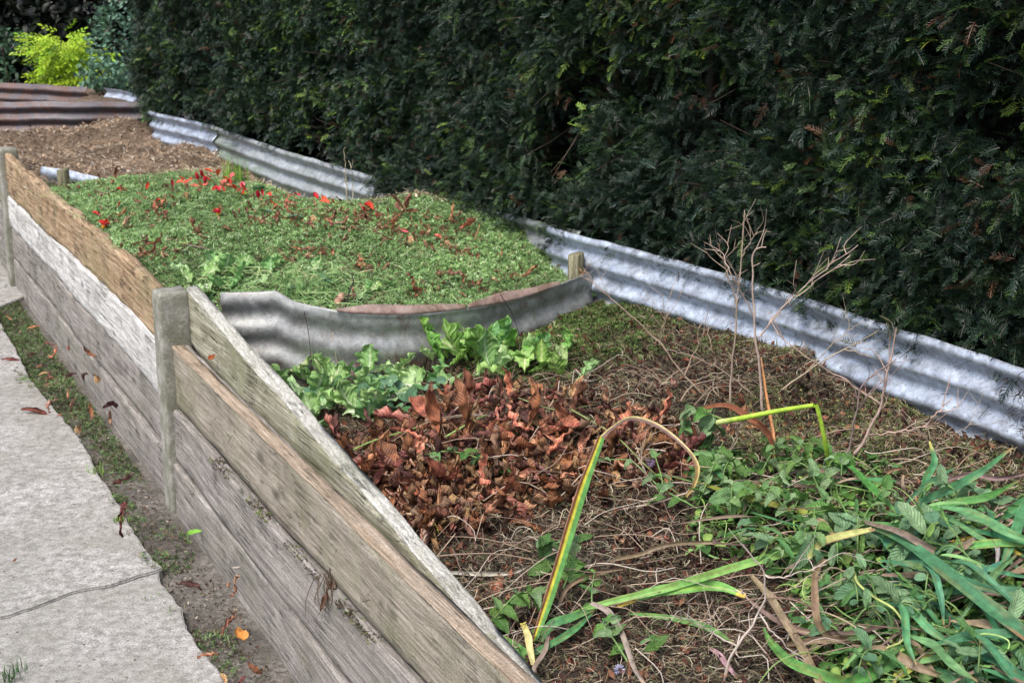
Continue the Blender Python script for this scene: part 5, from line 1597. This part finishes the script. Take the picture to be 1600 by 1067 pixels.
# ---- long blades
def blade(name, lab, pts, wds, colf, group=None, fold=.35, twist=0., n=60, cat="long leaf", up=None, mat=None):
    P = np.array([on(x, y, h) for (x, y, h) in pts])
    S = spline(P, n)
    wd = np.interp(np.linspace(0, 1, n), np.linspace(0, 1, len(wds)), wds) * (.86 if name == 'iris_leaf' else 1) * (1 + .07 * vn(np.arange(n) * .12, 0, len(lab)))
    S = S + .0035 * np.stack([vn(np.arange(n) * .05, 0, q + len(lab)) for q in (1, 2, 3)], -1)
    V, Q, U_ = strap(S, wd, up=up, fold=fold, nw=8, twist=twist)
    c = colf(U_[:, 0], U_[:, 1])
    me = mk_mesh(name, V - S[0], Q, c, U_, (mat or M_BLADE,))
    return tag(link(name, me, loc=S[0]), lab, cat, group)


def C(*c): return np.array(c, float)
def flat(col, tip=None, edge=None, str_=.18, seed=0):
    col = C(*col)
    def f(s, t):
        sd_ = seed + int(1000 * (col[0] + 3 * col[1] + 7 * col[2]))
        n = 1 + str_ * vn(t * 9, s * .8, 0, sd_) + .22 * fbm(s * 11, t * 2, 0, sd_ + 1, 3)
        o = col[None] * n[:, None]
        k = (sstep(.35, .6, fbm(s * 7, t * 3, 0, sd_ + 4, 3)) * .28)[:, None]; o = o * (1 - k) + C(.30, .25, .08) * k
        if tip is None:
            k = sstep(.9, 1., s + .08 * vn(t * 5, s * 4, 0, sd_))[:, None]; o = o * (1 - k) + C(.30, .2, .1) * k
        if tip is not None:
            k = sstep(.78, 1., s + .06 * vn(t * 5, s * 4, 0, seed))[:, None]; o = o * (1 - k) + C(*tip) * k
        if edge is not None:
            k = sstep(.7, .95, np.abs(2 * t - 1))[:, None] * .8; o = o * (1 - k) + C(*edge) * k
        return o
    return f


def striped(s, t):
    tt = t + .03 * vn(s * 4, 0 * s, 0, 5)
    g_ = C(.10, .27, .07); y_ = C(.55, .52, .06); b_ = C(.17, .07, .03); w_ = C(.45, .30, .2)
    o = np.where((tt < .1)[:, None], w_, np.where((tt < .32)[:, None], b_, np.where((tt < .56)[:, None], y_, g_)))
    return o * (1 + .15 * vn(s * 20, t * 6, 0, 6))[:, None]


UPC = (0, -.75, .65)
blade("iris_leaf", "upright striped leaf in brown, yellow and green leaning over the bare clippings", [(834, 1004, .01), (862, 925, .06), (890, 835, .12), (915, 755, .17), (938, 685, .21)], [.014, .024, .027, .026, .02], striped, up=(.2, -.9, .3), fold=.15)
blade("withered_leaf", "arching purplish brown withered leaf curling off the striped one", [(938, 684, .21), (958, 668, .21), (990, 656, .20), (1030, 668, .18), (1070, 700, .14), (1088, 730, .10), (1082, 760, .06), (1062, 785, .02)], [.012, .008, .013, .012, .009, .011, .008, .004], lambda s, t: np.where((t < .3)[:, None], C(.5, .4, .2), C(.20, .12, .11)) * (1 - .4 * sstep(.6, 1, s))[:, None] + C(.16, .1, .0) * sstep(.5, .8, s)[:, None], cat="withered leaf", up=(0, -.6, .8))
GI = "iris leaves in the pile of cut plants"
IR = [
    ("pale green narrow leaf running from the striped blade up to the weed pile", [(830, 985, .02), (930, 945, .03), (1040, 918, .045), (1150, 885, .06), (1250, 858, .08), (1362, 828, .10)], [.008, .014, .018, .02, .019, .006], flat((.17, .36, .09), (.5, .5, .22)), 0),
    ("broad green leaf with yellow ends lying across the dry clippings", [(962, 944, .03), (1010, 930, .035), (1070, 920, .04), (1120, 917, .04), (1162, 932, .02)], [.014, .022, .027, .024, .01], lambda s, t: np.where((np.abs(s - .08) < .1)[:, None] | (s > .93)[:, None], C(.62, .42, .08), C(.15, .33, .08)) * (1 + .2 * vn(t * 8, s, 0, 3))[:, None] + C(.14, .14, 0) * np.exp(-((t - .6) / .1) ** 2)[:, None] * (s > .3)[:, None], 0),
    ("short green leaf pointing to the plank corner at the bottom", [(832, 1022, .012), (795, 1005, .025), (765, 985, .03), (745, 962, .02)], [.016, .018, .014, .004], flat((.14, .32, .08)), 0),
    ("second short green leaf under the first at the plank corner", [(828, 1030, .01), (800, 1020, .015), (770, 1000, .02), (752, 985, .01)], [.014, .016, .012, .004], flat((.09, .24, .06)), 0),
    ("yellowed withered leaf base below the striped blade", [(836, 1040, .015), (828, 1000, .04), (818, 972, .06)], [.010, .016, .012], flat((.55, .47, .22), (.6, .5, .1)), 0),
    ("green leaf curving right from the foot of the striped blade", [(836, 1018, .015), (870, 1000, .03), (900, 980, .03), (930, 955, .02)], [.012, .016, .015, .004], flat((.08, .25, .09)), 0),
    ("green leaf rising just right of the striped blade foot", [(842, 1000, .012), (862, 975, .04), (895, 962, .04), (925, 952, .03)], [.012, .022, .018, .006], flat((.09, .26, .09)), 0),
    ("longest blue green sword leaf slanting down to the right edge", [(1352, 815, .09), (1400, 838, .11), (1460, 880, .12), (1530, 935, .12), (1610, 1000, .10)], [.008, .022, .030, .031, .028], flat((.065, .19, .095)), 0),
    ("narrow blade hanging down in front of the long sword leaf", [(1438, 872, .11), (1455, 895, .12), (1468, 930, .11), (1474, 975, .07)], [.012, .018, .014, .003], flat((.07, .2, .1)), 0),
    ("straight pointed blade reaching up towards the bright sheet", [(1432, 786, .06), (1480, 765, .09), (1530, 738, .12), (1582, 702, .15)], [.014, .022, .018, .003], flat((.06, .18, .07)), 0),
    ("upright blade with a yellow tip in front of the bright sheet", [(1437, 778, .05), (1450, 750, .08), (1457, 720, .11), (1453, 688, .14)], [.010, .018, .016, .004], flat((.05, .19, .07), (.5, .45, .12)), 0),
    ("lower blade reaching right below the straight pointed one", [(1420, 812, .05), (1480, 790, .07), (1540, 775, .08), (1592, 750, .09)], [.010, .02, .018, .003], flat((.08, .24, .06)), 0),
    ("broad dark leaf folded across the middle of the green pile", [(1395, 860, .07), (1425, 830, .09), (1440, 800, .10), (1430, 775, .08)], [.012, .022, .018, .004], flat((.05, .15, .09), (.35, .25, .1)), 0),
    ("olive leaf lying left above the nettle tangle", [(1082, 752, .05), (1130, 768, .06), (1190, 785, .06), (1250, 800, .05), (1300, 808, .03)], [.005, .013, .017, .014, .006], flat((.20, .22, .035), None, (.2, .1, .04)), 0),
    ("green leaf arching out of the top of the nettle tangle", [(1290, 712, .03), (1325, 728, .07), (1365, 760, .08), (1400, 800, .06)], [.006, .016, .019, .008], flat((.08, .23, .05)), 0),
    ("bright green leaf sweeping along the bottom edge", [(1195, 975, .02), (1207, 1008, .04), (1235, 1035, .05), (1285, 1055, .05), (1350, 1072, .04)], [.004, .018, .022, .022, .02], flat((.11, .29, .07)), 0),
    ("green leaf rising from the bottom edge to the weeds", [(1320, 1075, .04), (1365, 1052, .06), (1400, 1030, .07), (1440, 1012, .06)], [.024, .026, .024, .014], flat((.09, .25, .06)), 0),
    ("yellow narrow leaf at the bottom edge beside the rising green one", [(1385, 1070, .05), (1415, 1050, .06), (1455, 1025, .06)], [.014, .014, .006], flat((.45, .47, .09)), 0),
    ("thin blue green blade along the right of the long sword leaf", [(1470, 872, .10), (1520, 885, .11), (1565, 925, .10), (1605, 960, .08)], [.004, .012, .014, .01], flat((.07, .2, .1)), 0),
    ("long narrow green blade near the right edge above the sword leaf", [(1440, 812, .07), (1500, 826, .08), (1560, 838, .09), (1615, 850, .08)], [.006, .012, .016, .016], flat((.06, .24, .1)), 0),
    ("wide light green blade below the narrow one at the right edge", [(1460, 850, .06), (1510, 852, .08), (1560, 850, .08), (1615, 848, .07)], [.010, .018, .018, .014], flat((.12, .28, .08), None, (.4, .4, .08)), 0),
    ("green blade running off the right edge under the bright sheet", [(1545, 812, .04), (1580, 800, .06), (1612, 775, .07)], [.014, .02, .018], flat((.06, .22, .07)), 0),
    ("short broad green piece beside the folded dark leaf", [(1380, 838, .06), (1398, 858, .08), (1420, 862, .08)], [.02, .022, .016], flat((.12, .3, .12)), 0),
    ("blue green strip falling from the start of the sword leaf", [(1360, 822, .08), (1385, 850, .08), (1410, 880, .05)], [.02, .022, .012], flat((.06, .2, .12)), 0),
    ("pale yellowish blade across the upper edge of the green pile", [(1262, 868, .08), (1290, 848, .10), (1330, 832, .11), (1368, 826, .11)], [.01, .018, .016, .006], flat((.42, .45, .16), None, (.4, .25, .14)), 0),
    ("dark blue green blade buried under the sword leaf", [(1400, 850, .05), (1430, 880, .06), (1445, 910, .05), (1450, 935, .03)], [.012, .02, .02, .016], flat((.03, .11, .07)), 0),
    ("green blade lying low between the white stems at bottom centre", [(985, 958, .012), (1060, 965, .02), (1110, 985, .02), (1150, 1010, .01)], [.006, .014, .014, .006], flat((.09, .24, .06)), 0),
    ("thin yellow streaked leaf in the right hand pile", [(1490, 842, .06), (1530, 838, .07), (1565, 848, .07), (1600, 870, .06)], [.006, .009, .009, .006], flat((.5, .4, .06)), 0),
    ("slender blade crossing the weeds at the lower right corner", [(1490, 905, .10), (1530, 940, .10), (1560, 985, .08), (1590, 1030, .06)], [.005, .012, .014, .01], flat((.08, .26, .13)), 0),
]
for lab, pts, wds, cf, tw in IR:
    blade("iris_leaf", lab, pts, wds, cf, GI, up=UPC, twist=tw)
g = np.random.default_rng(655)
for k in range(46):
    x = g.uniform(1330, 1600); y = g.uniform(780, 1040)
    a = g.normal() * .35 + (.55 if g.random() < .75 else -.5); l_ = g.uniform(90, 230); dx = math.cos(a) * l_; dy = math.sin(a) * l_
    h = g.uniform(.03, .10); w_ = g.uniform(.010, .021)
    cf = flat([(.06, .19, .09), (.08, .23, .10), (.05, .16, .10), (.07, .21, .10), (.12, .27, .11), (.055, .17, .085), (.26, .19, .13), (.2, .14, .1)][k % 8], seed=k)
    blade("cut_leaf_blade", "slender cut leaf blade lying in the tangle at the lower right", [(x, y, h), (x + dx * .35, y + dy * .35 - 6, h + .02), (x + dx * .7, y + dy * .7, h + .015), (x + dx, y + dy, h - .01)], [.003, w_, w_ * .9, .003], cf, "slender blades in the lower right tangle", up=UPC, twist=g.normal() * .6)
# dead, dry straps
DB = [
    ("brown twisted dead leaf arching behind the bent stem", [(1090, 642, .13), (1130, 634, .15), (1165, 648, .15), (1198, 672, .12), (1212, 715, .05)], [.006, .012, .016, .014, .006], flat((.26, .10, .05))),
    ("orange brown dry stem standing in front of the bright sheet", [(1212, 720, .02), (1205, 680, .06), (1198, 620, .12), (1188, 560, .18)], [.010, .009, .009, .006], flat((.45, .22, .08))),
    ("silvery dry leaf strip lying beside the plank wall", [(705, 893, .02), (760, 897, .012), (800, 893, .012), (830, 882, .01)], [.007, .009, .007, .004], flat((.45, .42, .37))),
    ("grey brown dry leaf arching along the dry clippings", [(955, 878, .02), (1000, 866, .04), (1045, 850, .05), (1100, 846, .05), (1165, 850, .04)], [.006, .008, .009, .008, .004], flat((.22, .17, .11))),
    ("brown dry leaf curving below the nettle at the bottom", [(870, 950, .012), (890, 915, .03), (930, 895, .035), (975, 890, .02)], [.006, .008, .009, .006], flat((.24, .17, .11))),
    ("tan dry strap falling to the bottom edge left of the green pile", [(1176, 900, .05), (1205, 935, .06), (1235, 985, .06), (1260, 1030, .05), (1285, 1075, .04)], [.010, .014, .014, .014, .012], flat((.33, .25, .16))),
    ("rusty dry strap curving through the weeds", [(1288, 872, .08), (1272, 900, .10), (1275, 950, .09), (1290, 985, .06), (1312, 998, .04)], [.008, .012, .014, .011, .007], flat((.25, .16, .11))),
    ("dry leaf strip running along the bottom of the weeds", [(1165, 935, .03), (1210, 968, .05), (1270, 985, .05), (1330, 985, .03)], [.004, .010, .010, .006], flat((.24, .17, .14))),
    ("level brown dry strap in front of the lower weeds", [(1232, 1003, .03), (1290, 996, .05), (1355, 998, .05), (1410, 1002, .03)], [.007, .014, .014, .008], flat((.21, .14, .1))),
    ("curly dry leaf over the upper left of the green pile", [(1310, 848, .08), (1280, 815, .10), (1268, 835, .10), (1282, 855, .07)], [.008, .014, .013, .008], flat((.28, .19, .12))),
    ("long grey brown dry leaf across the sword leaves", [(1345, 810, .09), (1400, 830, .12), (1440, 850, .12), (1458, 858, .11)], [.008, .012, .014, .014], flat((.22, .17, .14))),
    ("brown dry leaf loop above the sword leaves", [(1380, 770, .03), (1392, 735, .06), (1410, 728, .05)], [.004, .008, .004], flat((.26, .15, .1))),
    ("pinkish pale dry strip at the bottom centre", [(1105, 1010, .01), (1130, 1030, .015), (1155, 1055, .01)], [.006, .009, .006], flat((.5, .32, .33))),
    ("thick pale dry stub standing in the upper green pile", [(1405, 785, .02), (1410, 760, .06), (1408, 742, .08)], [.012, .012, .010], flat((.36, .28, .2))),
    ("dry purplish strap at the right edge below the sheet", [(1460, 760, .04), (1510, 742, .07), (1560, 745, .07), (1610, 738, .05)], [.004, .010, .010, .008], flat((.18, .12, .12))),
    ("tan dry strap lying right of the purplish one", [(1540, 815, .04), (1575, 795, .06), (1610, 775, .06)], [.006, .010, .008], flat((.36, .26, .2))),
    ("grey curled dry strip near the right edge", [(1500, 828, .05), (1545, 836, .08), (1562, 855, .08), (1558, 880, .06)], [.006, .009, .009, .005], flat((.36, .33, .33))),
    ("grey dry leaf hanging from the crossed long leaves", [(925, 940, .04), (950, 955, .05), (970, 985, .04), (990, 1040, .02), (1010, 1070, .02)], [.008, .012, .01, .009, .007], flat((.30, .25, .21))),
    ("dry leaf strip leaning to the bottom edge by the plank corner", [(860, 985, .02), (850, 1015, .03), (838, 1045, .03), (826, 1075, .02)], [.006, .009, .009, .008], flat((.32, .25, .2))),
]
for lab, pts, wds, cf in DB:
    blade("withered_leaf", lab, pts, wds, cf, "withered strap leaves on the nearest heap", cat="withered leaf", up=UPC, fold=.7, twist=.7)
# bent yellow green stem
def bent():
    P1 = [on(1122, 660, .14), on(1160, 653, .16), on(1215, 642, .18), on(1272, 633, .20)]
    P2 = [on(1276, 633, .20), on(1284, 665, .15), on(1290, 695, .10), on(1297, 730, .03)]
    a = tube(spline(P1, 20), np.linspace(.0065, .0045, 20), 10); b = tube(spline(P2, 20), np.linspace(.0045, .0055, 20), 10)
    V, Q, U_ = merge([a, b]); o = P1[0]
    c = np.tile(C(.36, .55, .06), (len(V), 1)); k = sstep(.35, 0, U_[:, 0])[:, None] * (np.arange(len(V)) < len(a[0]))[:, None]
    c = c * (1 - k) + C(.55, .62, .25) * k
    tag(link("bent_stem", mk_mesh("bent_stem", V - o, Q, c, U_, (M_BLADE,)), loc=o), "bright yellow green stem snapped at a right angle above the clippings", "stem")
bent()

# vines and green stalks
VN = [
    ("yellow green wiry vine curling down through the weeds", [(1335, 890, .09), (1340, 910, .10), (1365, 932, .10), (1395, 950, .10), (1412, 975, .10), (1410, 1000, .09), (1385, 1012, .08)], .0028, (.35, .42, .14)),
    ("thin vine looping at the left of the curling one", [(1285, 915, .07), (1260, 905, .10), (1255, 930, .09), (1272, 948, .06)], .0018, (.3, .4, .12)),
    ("thin vine loop at the lower right corner", [(1500, 1000, .08), (1540, 990, .11), (1575, 1000, .11), (1570, 1020, .09), (1540, 1030, .07)], .0018, (.3, .42, .14)),
    ("straight green stalk poking out of the leaf pile on the left", [(534, 712, .03), (580, 690, .05), (650, 668, .06)], .0028, (.2, .3, .09)),
    ("short green stalk in the middle of the leaf pile", [(692, 685, .03), (735, 660, .06), (760, 648, .05)], .0028, (.22, .32, .1)),
    ("yellow leaf stalk lying below the curled leaf", [(658, 763, .03), (670, 795, .025), (686, 832, .012)], .0024, (.5, .4, .08)),
    ("olive stem slanting across the right of the leaf pile", [(893, 640, .05), (960, 680, .06), (1010, 728, .05), (1080, 790, .03)], .0028, (.17, .21, .08)),
    ("green stem over the dead leaves right of the lettuce", [(810, 622, .05), (870, 640, .04), (930, 632, .03)], .0018, (.2, .25, .1)),
    ("thick cut green stalk at the right inside the pile", [(1480, 925, .04), (1484, 905, .09), (1488, 890, .11)], .006, (.2, .42, .08)),
    ("dark green stalk hanging in the middle of the weeds", [(1140, 745, .04), (1170, 790, .05), (1230, 840, .03)], .003, (.10, .12, .05)),
    ("black bare stick rising from the divider edge", [(540, 480, .01), (546, 455, .05), (552, 440, .07), (549, 428, .085)], .0028, (.02, .015, .015)),
    ("dark fallen stick on the green heap", [(292, 383, .012), (315, 387, .014), (333, 391, .012)], .004, (.10, .07, .06)),
    ("yellowish twig on the right of the green heap", [(742, 375, .012), (746, 362, .04), (750, 350, .06)], .002, (.35, .2, .08)),
    ("brown looping tendril hanging over the divider front", [(500, 478, .01), (518, 488, .02), (521, 505, .03), (520, 530, .03), (527, 566, .03)], .0022, (.34, .27, .2)),
]
for lab, pts, r, col in VN:
    P = pp(*pts); S = spline(P, 40); V, Q, U_ = tube(S - S[0], np.linspace(r, r * .6, 40), 6)
    nm = "stick" if 'stick' in lab or 'twig' in lab else ("vine" if ('vine' in lab or 'tendril' in lab) else "stalk")
    tag(link(nm, mk_mesh(nm, V, Q, np.tile(C(*col), (len(V), 1)) * (1 + .2 * vn(U_[:, 0] * 20, U_[:, 1], 0, 3))[:, None], U_, (M_STEM,)), loc=S[0]), lab, nm)
# tendrils on the divider face
for i, (pts, lab) in enumerate([([(475, 486), (482, 520), (486, 560), (492, 590)], "thin dark root strand hanging down the divider left of the tendril"), ([(782, 460), (800, 490), (812, 525), (818, 545)], "thin dark strand hanging on the divider behind the lettuce")]):
    P = []
    for (x, y) in pts:
        r_ = ray(x, y); t = np.arange(3.5, 5, .003); q = np.array([0, 0, CAM_H]) + r_ * t[:, None]; u_, v_ = UV(q)
        P.append(q[np.argmax(u_ > u_div(v_) - .02)])
    S = spline(P, 20); V, Q, U_ = tube(S - S[0], np.linspace(.0014, .0007, 20), 5)
    tag(link("root_strand", mk_mesh("root_strand", V, Q, np.tile(C(.06, .04, .03), (len(V), 1)), U_, (M_STEM,)), loc=S[0]), lab, "root")

# ---- dry branching seed stalks standing out of the heap
def dry_stalk(lab, mains, r, col=(.36, .27, .2), seed=0, ybase=None, nfine=14, fl=.1):
    """mains: list of pixel polylines; all of one stalk share the distance of its base (slightly varied)"""
    g = np.random.default_rng(seed)
    b0 = on(*mains[0][0]) if ybase is None else at_y(mains[0][0][0], mains[0][0][1], ybase)
    parts = []; cols = []
    pts_all = []
    for mi, m in enumerate(mains):
        P = [at_y(x, y, b0[1] - .012 * k + (.02 * g.normal() if mi and k else 0)) for k, (x, y) in enumerate(m)]
        S = spline(P, 24); S = S + .003 * np.stack([vn(np.arange(24) * .7, 0, q, seed + mi) for q in (1, 2, 3)], -1)
        rr = r * (1 if mi == 0 else .6)
        parts.append(tube(S - b0, np.linspace(rr, rr * .4, 24), 6)); pts_all.append(S)
    for k in range(nfine):
        S = pts_all[g.integers(0, len(pts_all))]; i = g.integers(8, 23)
        t = S[i] - S[i - 2]; t /= np.linalg.norm(t) + 1e-9
        d = t + g.normal(size=3) * .5 + np.array([0, 0, .25]); d /= np.linalg.norm(d); l_ = fl * g.uniform(.35, 1)
        Q2 = spline([S[i], S[i] + d * l_ * .5 + g.normal(size=3) * .008, S[i] + d * l_ + g.normal(size=3) * .01], 8)
        parts.append(tube(Q2 - b0, np.linspace(r * .32, r * .12, 8), 4))
        if g.random() < .5:
            d2 = d + g.normal(size=3) * .5; Q3 = np.array([Q2[4], Q2[4] + d2 * l_ * .25, Q2[4] + d2 * l_ * .45])
            parts.append(tube(Q3 - b0, [r * .25, r * .18, r * .1], 4))
    V, Q, U_ = merge(parts)
    tag(link("dry_stalk", mk_mesh("dry_stalk", V, Q, np.tile(C(*col), (len(V), 1)) * (1 + .25 * vn(V[:, 0] * 30, V[:, 1] * 30, V[:, 2] * 30))[:, None], U_, (M_STEM,)), loc=b0), lab, "dry stalk", "dry branching stalks on the nearest heap")


dry_stalk("thickest pale branched dry stalk in front of the bright sheet", [[(1326, 724), (1354, 681), (1377, 631), (1388, 580), (1402, 510)], [(1354, 681), (1400, 675), (1443, 667), (1470, 661)], [(1443, 667), (1465, 645), (1487, 622)], [(1377, 631), (1330, 600), (1265, 560), (1210, 520)]], .0042, (.42, .31, .25), 1)
dry_stalk("tall upright dry stalk crossing the hedge foot, left of two", [[(1140, 640), (1146, 560), (1152, 480), (1158, 400), (1165, 330)], [(1152, 480), (1135, 420), (1120, 380)], [(1158, 400), (1175, 375), (1190, 350)]], .0032, (.34, .26, .2), 2)
dry_stalk("tall upright dry stalk crossing the hedge foot, right of two", [[(1192, 650), (1186, 580), (1180, 500), (1176, 430), (1180, 392), (1196, 388)], [(1184, 525), (1215, 490), (1250, 455), (1290, 420), (1340, 385)], [(1190, 525), (1225, 478), (1262, 450), (1330, 400)], [(1180, 500), (1160, 460), (1140, 425), (1130, 400)]], .0036, (.42, .33, .27), 3, nfine=20)
dry_stalk("thin dry stalk leaning out from the divider corner", [[(1100, 620), (1070, 585), (1032, 538), (1000, 505), (965, 475), (940, 455)], [(1032, 538), (1035, 510), (1045, 490)], [(1070, 585), (1085, 550), (1105, 510)]], .0026, (.36, .28, .2), 4)
dry_stalk("fan of dry twigs leaning right over the bright sheet", [[(1210, 620), (1260, 580), (1320, 545), (1390, 505), (1440, 470)], [(1260, 580), (1310, 530), (1350, 500)], [(1320, 545), (1370, 560), (1420, 570)]], .0022, (.38, .3, .22), 5)
dry_stalk("dry twigs low against the bright sheet near its left end", [[(1180, 620), (1130, 580), (1090, 560), (1040, 545)], [(1130, 580), (1080, 595), (1030, 600)], [(1130, 580), (1110, 540), (1105, 500)]], .0022, (.34, .27, .2), 6)
dry_stalk("dry stalk angled across the leaf pile towards the weeds", [[(1085, 620), (1110, 650), (1150, 700), (1180, 760), (1225, 840)], [(1150, 700), (1100, 720), (1060, 730)]], .003, (.33, .25, .18), 7, nfine=8)
dry_stalk("purplish dry stalk leaning up through the right hand pile", [[(1320, 730), (1328, 690), (1335, 650), (1350, 600), (1400, 560)], [(1335, 650), (1355, 620), (1385, 590)]], .0028, (.22, .16, .15), 8, nfine=10)
dry_stalk("tangled white dry twig at the bottom centre", [[(1130, 1066), (1150, 1010), (1185, 960), (1195, 900), (1160, 850)], [(1185, 960), (1220, 1000), (1260, 1040)], [(1195, 900), (1230, 900), (1290, 880)], [(1150, 1010), (1100, 980), (1050, 960)]], .0028, (.5, .43, .36), 9)
dry_stalk("long pale dry stem lying across the dry clippings", [[(860, 820), (930, 830), (1000, 845), (1060, 860), (1110, 862)], [(930, 830), (910, 850), (890, 870)]], .0026, (.46, .38, .3), 10, nfine=8, fl=.07)
dry_stalk("pair of dry stalks crossing left of the weed pile", [[(960, 800), (1040, 780), (1110, 760), (1180, 750), (1260, 760)], [(1040, 780), (1010, 740), (990, 690)], [(1110, 760), (1180, 800), (1260, 830)]], .0024, (.44, .36, .28), 11, nfine=12)
dry_stalk("dry branched stem at the far right below the sheet", [[(1480, 740), (1460, 700), (1420, 660), (1400, 640)], [(1460, 700), (1490, 680), (1520, 660)]], .002, (.33, .26, .2), 12, nfine=8)
dry_stalk("whitish dry stems standing by the mossy corrugated sheet", [[(545, 322), (542, 295), (540, 265), (538, 240)], [(548, 322), (552, 290), (548, 262), (545, 250)]], .003, (.5, .42, .32), 13, nfine=4, fl=.05)
dry_stalk("short dry tuft of stems along the foot of the mossy sheet", [[(510, 310), (508, 290), (512, 275)], [(470, 290), (465, 272), (460, 262)], [(570, 330), (580, 305), (590, 285)], [(525, 318), (530, 300), (528, 285)]], .0022, (.3, .2, .15), 14, nfine=10, fl=.05)
# fine straw stems strewn about the front heap
acc = Acc(); g = np.random.default_rng(600)
for k in range(300):
    x = g.uniform(600, 1560); y = g.uniform(590, 1060)
    if y < 560 + (x - 900) * .35: continue
    p0 = on(x, y, .006); 
    u_, v_ = UV(p0)
    if not (.12 < v_ < 1.36): continue
    a = g.uniform(0, 2 * PI) if g.random() < .5 else g.normal() * .5 + .1; l_ = g.uniform(.06, .28)
    d = np.array([math.cos(a), math.sin(a), 0])
    ps = []
    for q in np.linspace(0, 1, 4):
        c = p0 + d * l_ * q + np.append(g.normal(size=2) * .008, 0); uu, vv2 = UV(c)
        if not (.05 < vv2 < 1.38): break
        c[2] = float(HF(np.array(uu), np.array(vv2))) + .01 + g.uniform(0, .035) + .02 * math.sin(q * PI); ps.append(c)
    if len(ps) < 3: continue
    V, Q, U_ = tube(spline(ps, 9), np.linspace(.0013, .0007, 9) * g.uniform(.7, 1.3), 4)
    acc.add(V, Q, C(*[(.42, .34, .25), (.30, .22, .16), (.5, .44, .36), (.2, .14, .11)][g.integers(0, 4)]), U_)
tag(link("fine_stems", acc.mesh("fine_stems", M_STEM)), "countless thin pale dry stems strewn over the nearest heap", "dry stems", None, 'stuff')

# ---- grass
def tuft(lab, px, py, n_, h_, spread, col, seed, p=None, wdt=.003):
    g = np.random.default_rng(seed); b = on(px, py) if p is None else p; acc = Acc()
    for k in range(n_):
        o = np.append(g.normal(size=2) * spread, 0); a = g.uniform(0, 2 * PI); l_ = h_ * g.uniform(.5, 1.1); e = g.uniform(.1, .8)
        d = np.array([math.cos(a), math.sin(a), 0])
        S = spline([o, o + d * l_ * .2 * e + [0, 0, l_ * .5], o + d * l_ * .75 * e + [0, 0, l_ * (.95 - .5 * e)]], 8)
        V, Q, U_ = strap(S, np.linspace(wdt, wdt * .15, 8), up=(-d[0], -d[1], .3), fold=.4, nw=2)
        acc.add(V, Q, np.array(col) * g.uniform(.7, 1.3), U_)
    return tag(link("grass_tuft", acc.mesh("grass_tuft", M_BLADE), loc=b), lab, "grass tuft")


tuft("bright fresh grass tuft at the back of the green heap", 368, 283, 90, .12, .03, (.2, .42, .06), 1)
tuft("small lower grass tuft left of the brightest one", 265, 278, 40, .05, .018, (.12, .3, .06), 2)
tuft("thin grass shoots growing in the crack at the path edge", 152, 738, 18, .035, .012, (.2, .36, .07), 3)
tuft("short weed shoots along the path edge, nearer the camera", 186, 815, 14, .03, .012, (.2, .34, .07), 4)
tuft("wilted long grass heap behind the bent divider end", 470, 465, 110, .09, .035, (.22, .38, .13), 5)
tuft("grass blades beneath the straight pointed iris blade", 1520, 800, 50, .06, .03, (.12, .2, .05), 6)
tuft("soft green tuft low on the path at the bottom left corner", 25, 1052, 40, .05, .02, (.07, .16, .06), 7, p=at_z(22, 1058, .033))
# bunch of roots on the divider face
acc = Acc(); g = np.random.default_rng(610); bp_ = on(668, 575, .05)
for k in range(90):
    o0_ = g.normal(size=3) * np.array([.014, .012, .012]); d = np.array([g.normal() * .02, g.normal() * .015, -g.uniform(.03, .07)])
    V, Q, U_ = tube(spline([o0_ + [0, 0, .02], o0_ + d * .5 + g.normal(size=3) * .008, o0_ + d + g.normal(size=3) * .008], 6), [.0009] * 6, 4)
    acc.add(V, Q, np.array([.06, .045, .03]) * g.uniform(.4, 1.8), U_)
tag(link("root_clump", acc.mesh("root_clump", M_STEM), loc=bp_), "hairy dark root clump against the divider left of the lettuce", "root")
# curled brown leaf by the hedge end of the mossy sheet
p = on(630, 345) + [0, 0, .03]
place("dead_leaf", palm_me[1], p, .5, -1.1, .2, .7, "big curled brown leaf propped against the mossy sheet end", "dead leaf")
p = W(-.27, 1.30, .66)
place("dead_leaf", palm_me[2], p, 2.5, .9, .2, .35, "shrivelled orange leaf caught at the corner of divider and bright sheet", "dead leaf")
p = on(860, 530) + [0, 0, .01]
place("dead_leaf", rolled, p, 1.2, -.2, 0, .7, "dark red brown leaf lying along the foot of the divider at its right", "dead leaf")
# debris on the seam of the right sheet
acc = Acc(); g = np.random.default_rng(620)
zz = g.uniform(.52, .76, 330); uu = -2.0 + g.normal(size=330) * .02 + .012 * np.sin(zz * 40); vv2 = 1.425 + g.random(330) * .015
q = W(uu, vv2, zz); d3 = g.normal(size=(330, 3)) + [0, 0, -.8]
scatter(acc, straw_t(.03, .0018, 1.2), q, frames(d3, g.normal(size=(330, 3))), g.uniform(.4, 1.1, 330), np.array([(.06, .045, .03), (.1, .08, .05), (.03, .025, .02)])[g.integers(0, 3, 330)])
n_ = 1500; uu = g.uniform(-3.0, -.3, n_); zz = np.where(g.random(n_) < .6, .757 - g.random(n_) ** 2 * .05, g.uniform(.55, .75, n_)); vv2 = v_sheet(uu) - .012
q = W(uu, vv2, zz); d3 = g.normal(size=(n_, 3)); k_ = np.arange(n_) % 6 == 0
q = q[k_ | (vn(uu * 5, zz * 0, 0, 5) > .2)]; m_ = len(q)
scatter(acc, straw_t(.014, .0014, 1.2), q, frames(g.normal(size=(m_, 3)), g.normal(size=(m_, 3))), g.uniform(.4, 1.1, m_), np.tile([(.05, .04, .03)], (m_, 1)))
tag(link("sheet_debris", acc.mesh("sheet_debris", M_BITS, False)), "dark needles and shreds clinging to the seam of the bright sheets", "plant debris", None, 'stuff')
print("LEAVES", NLEAF)
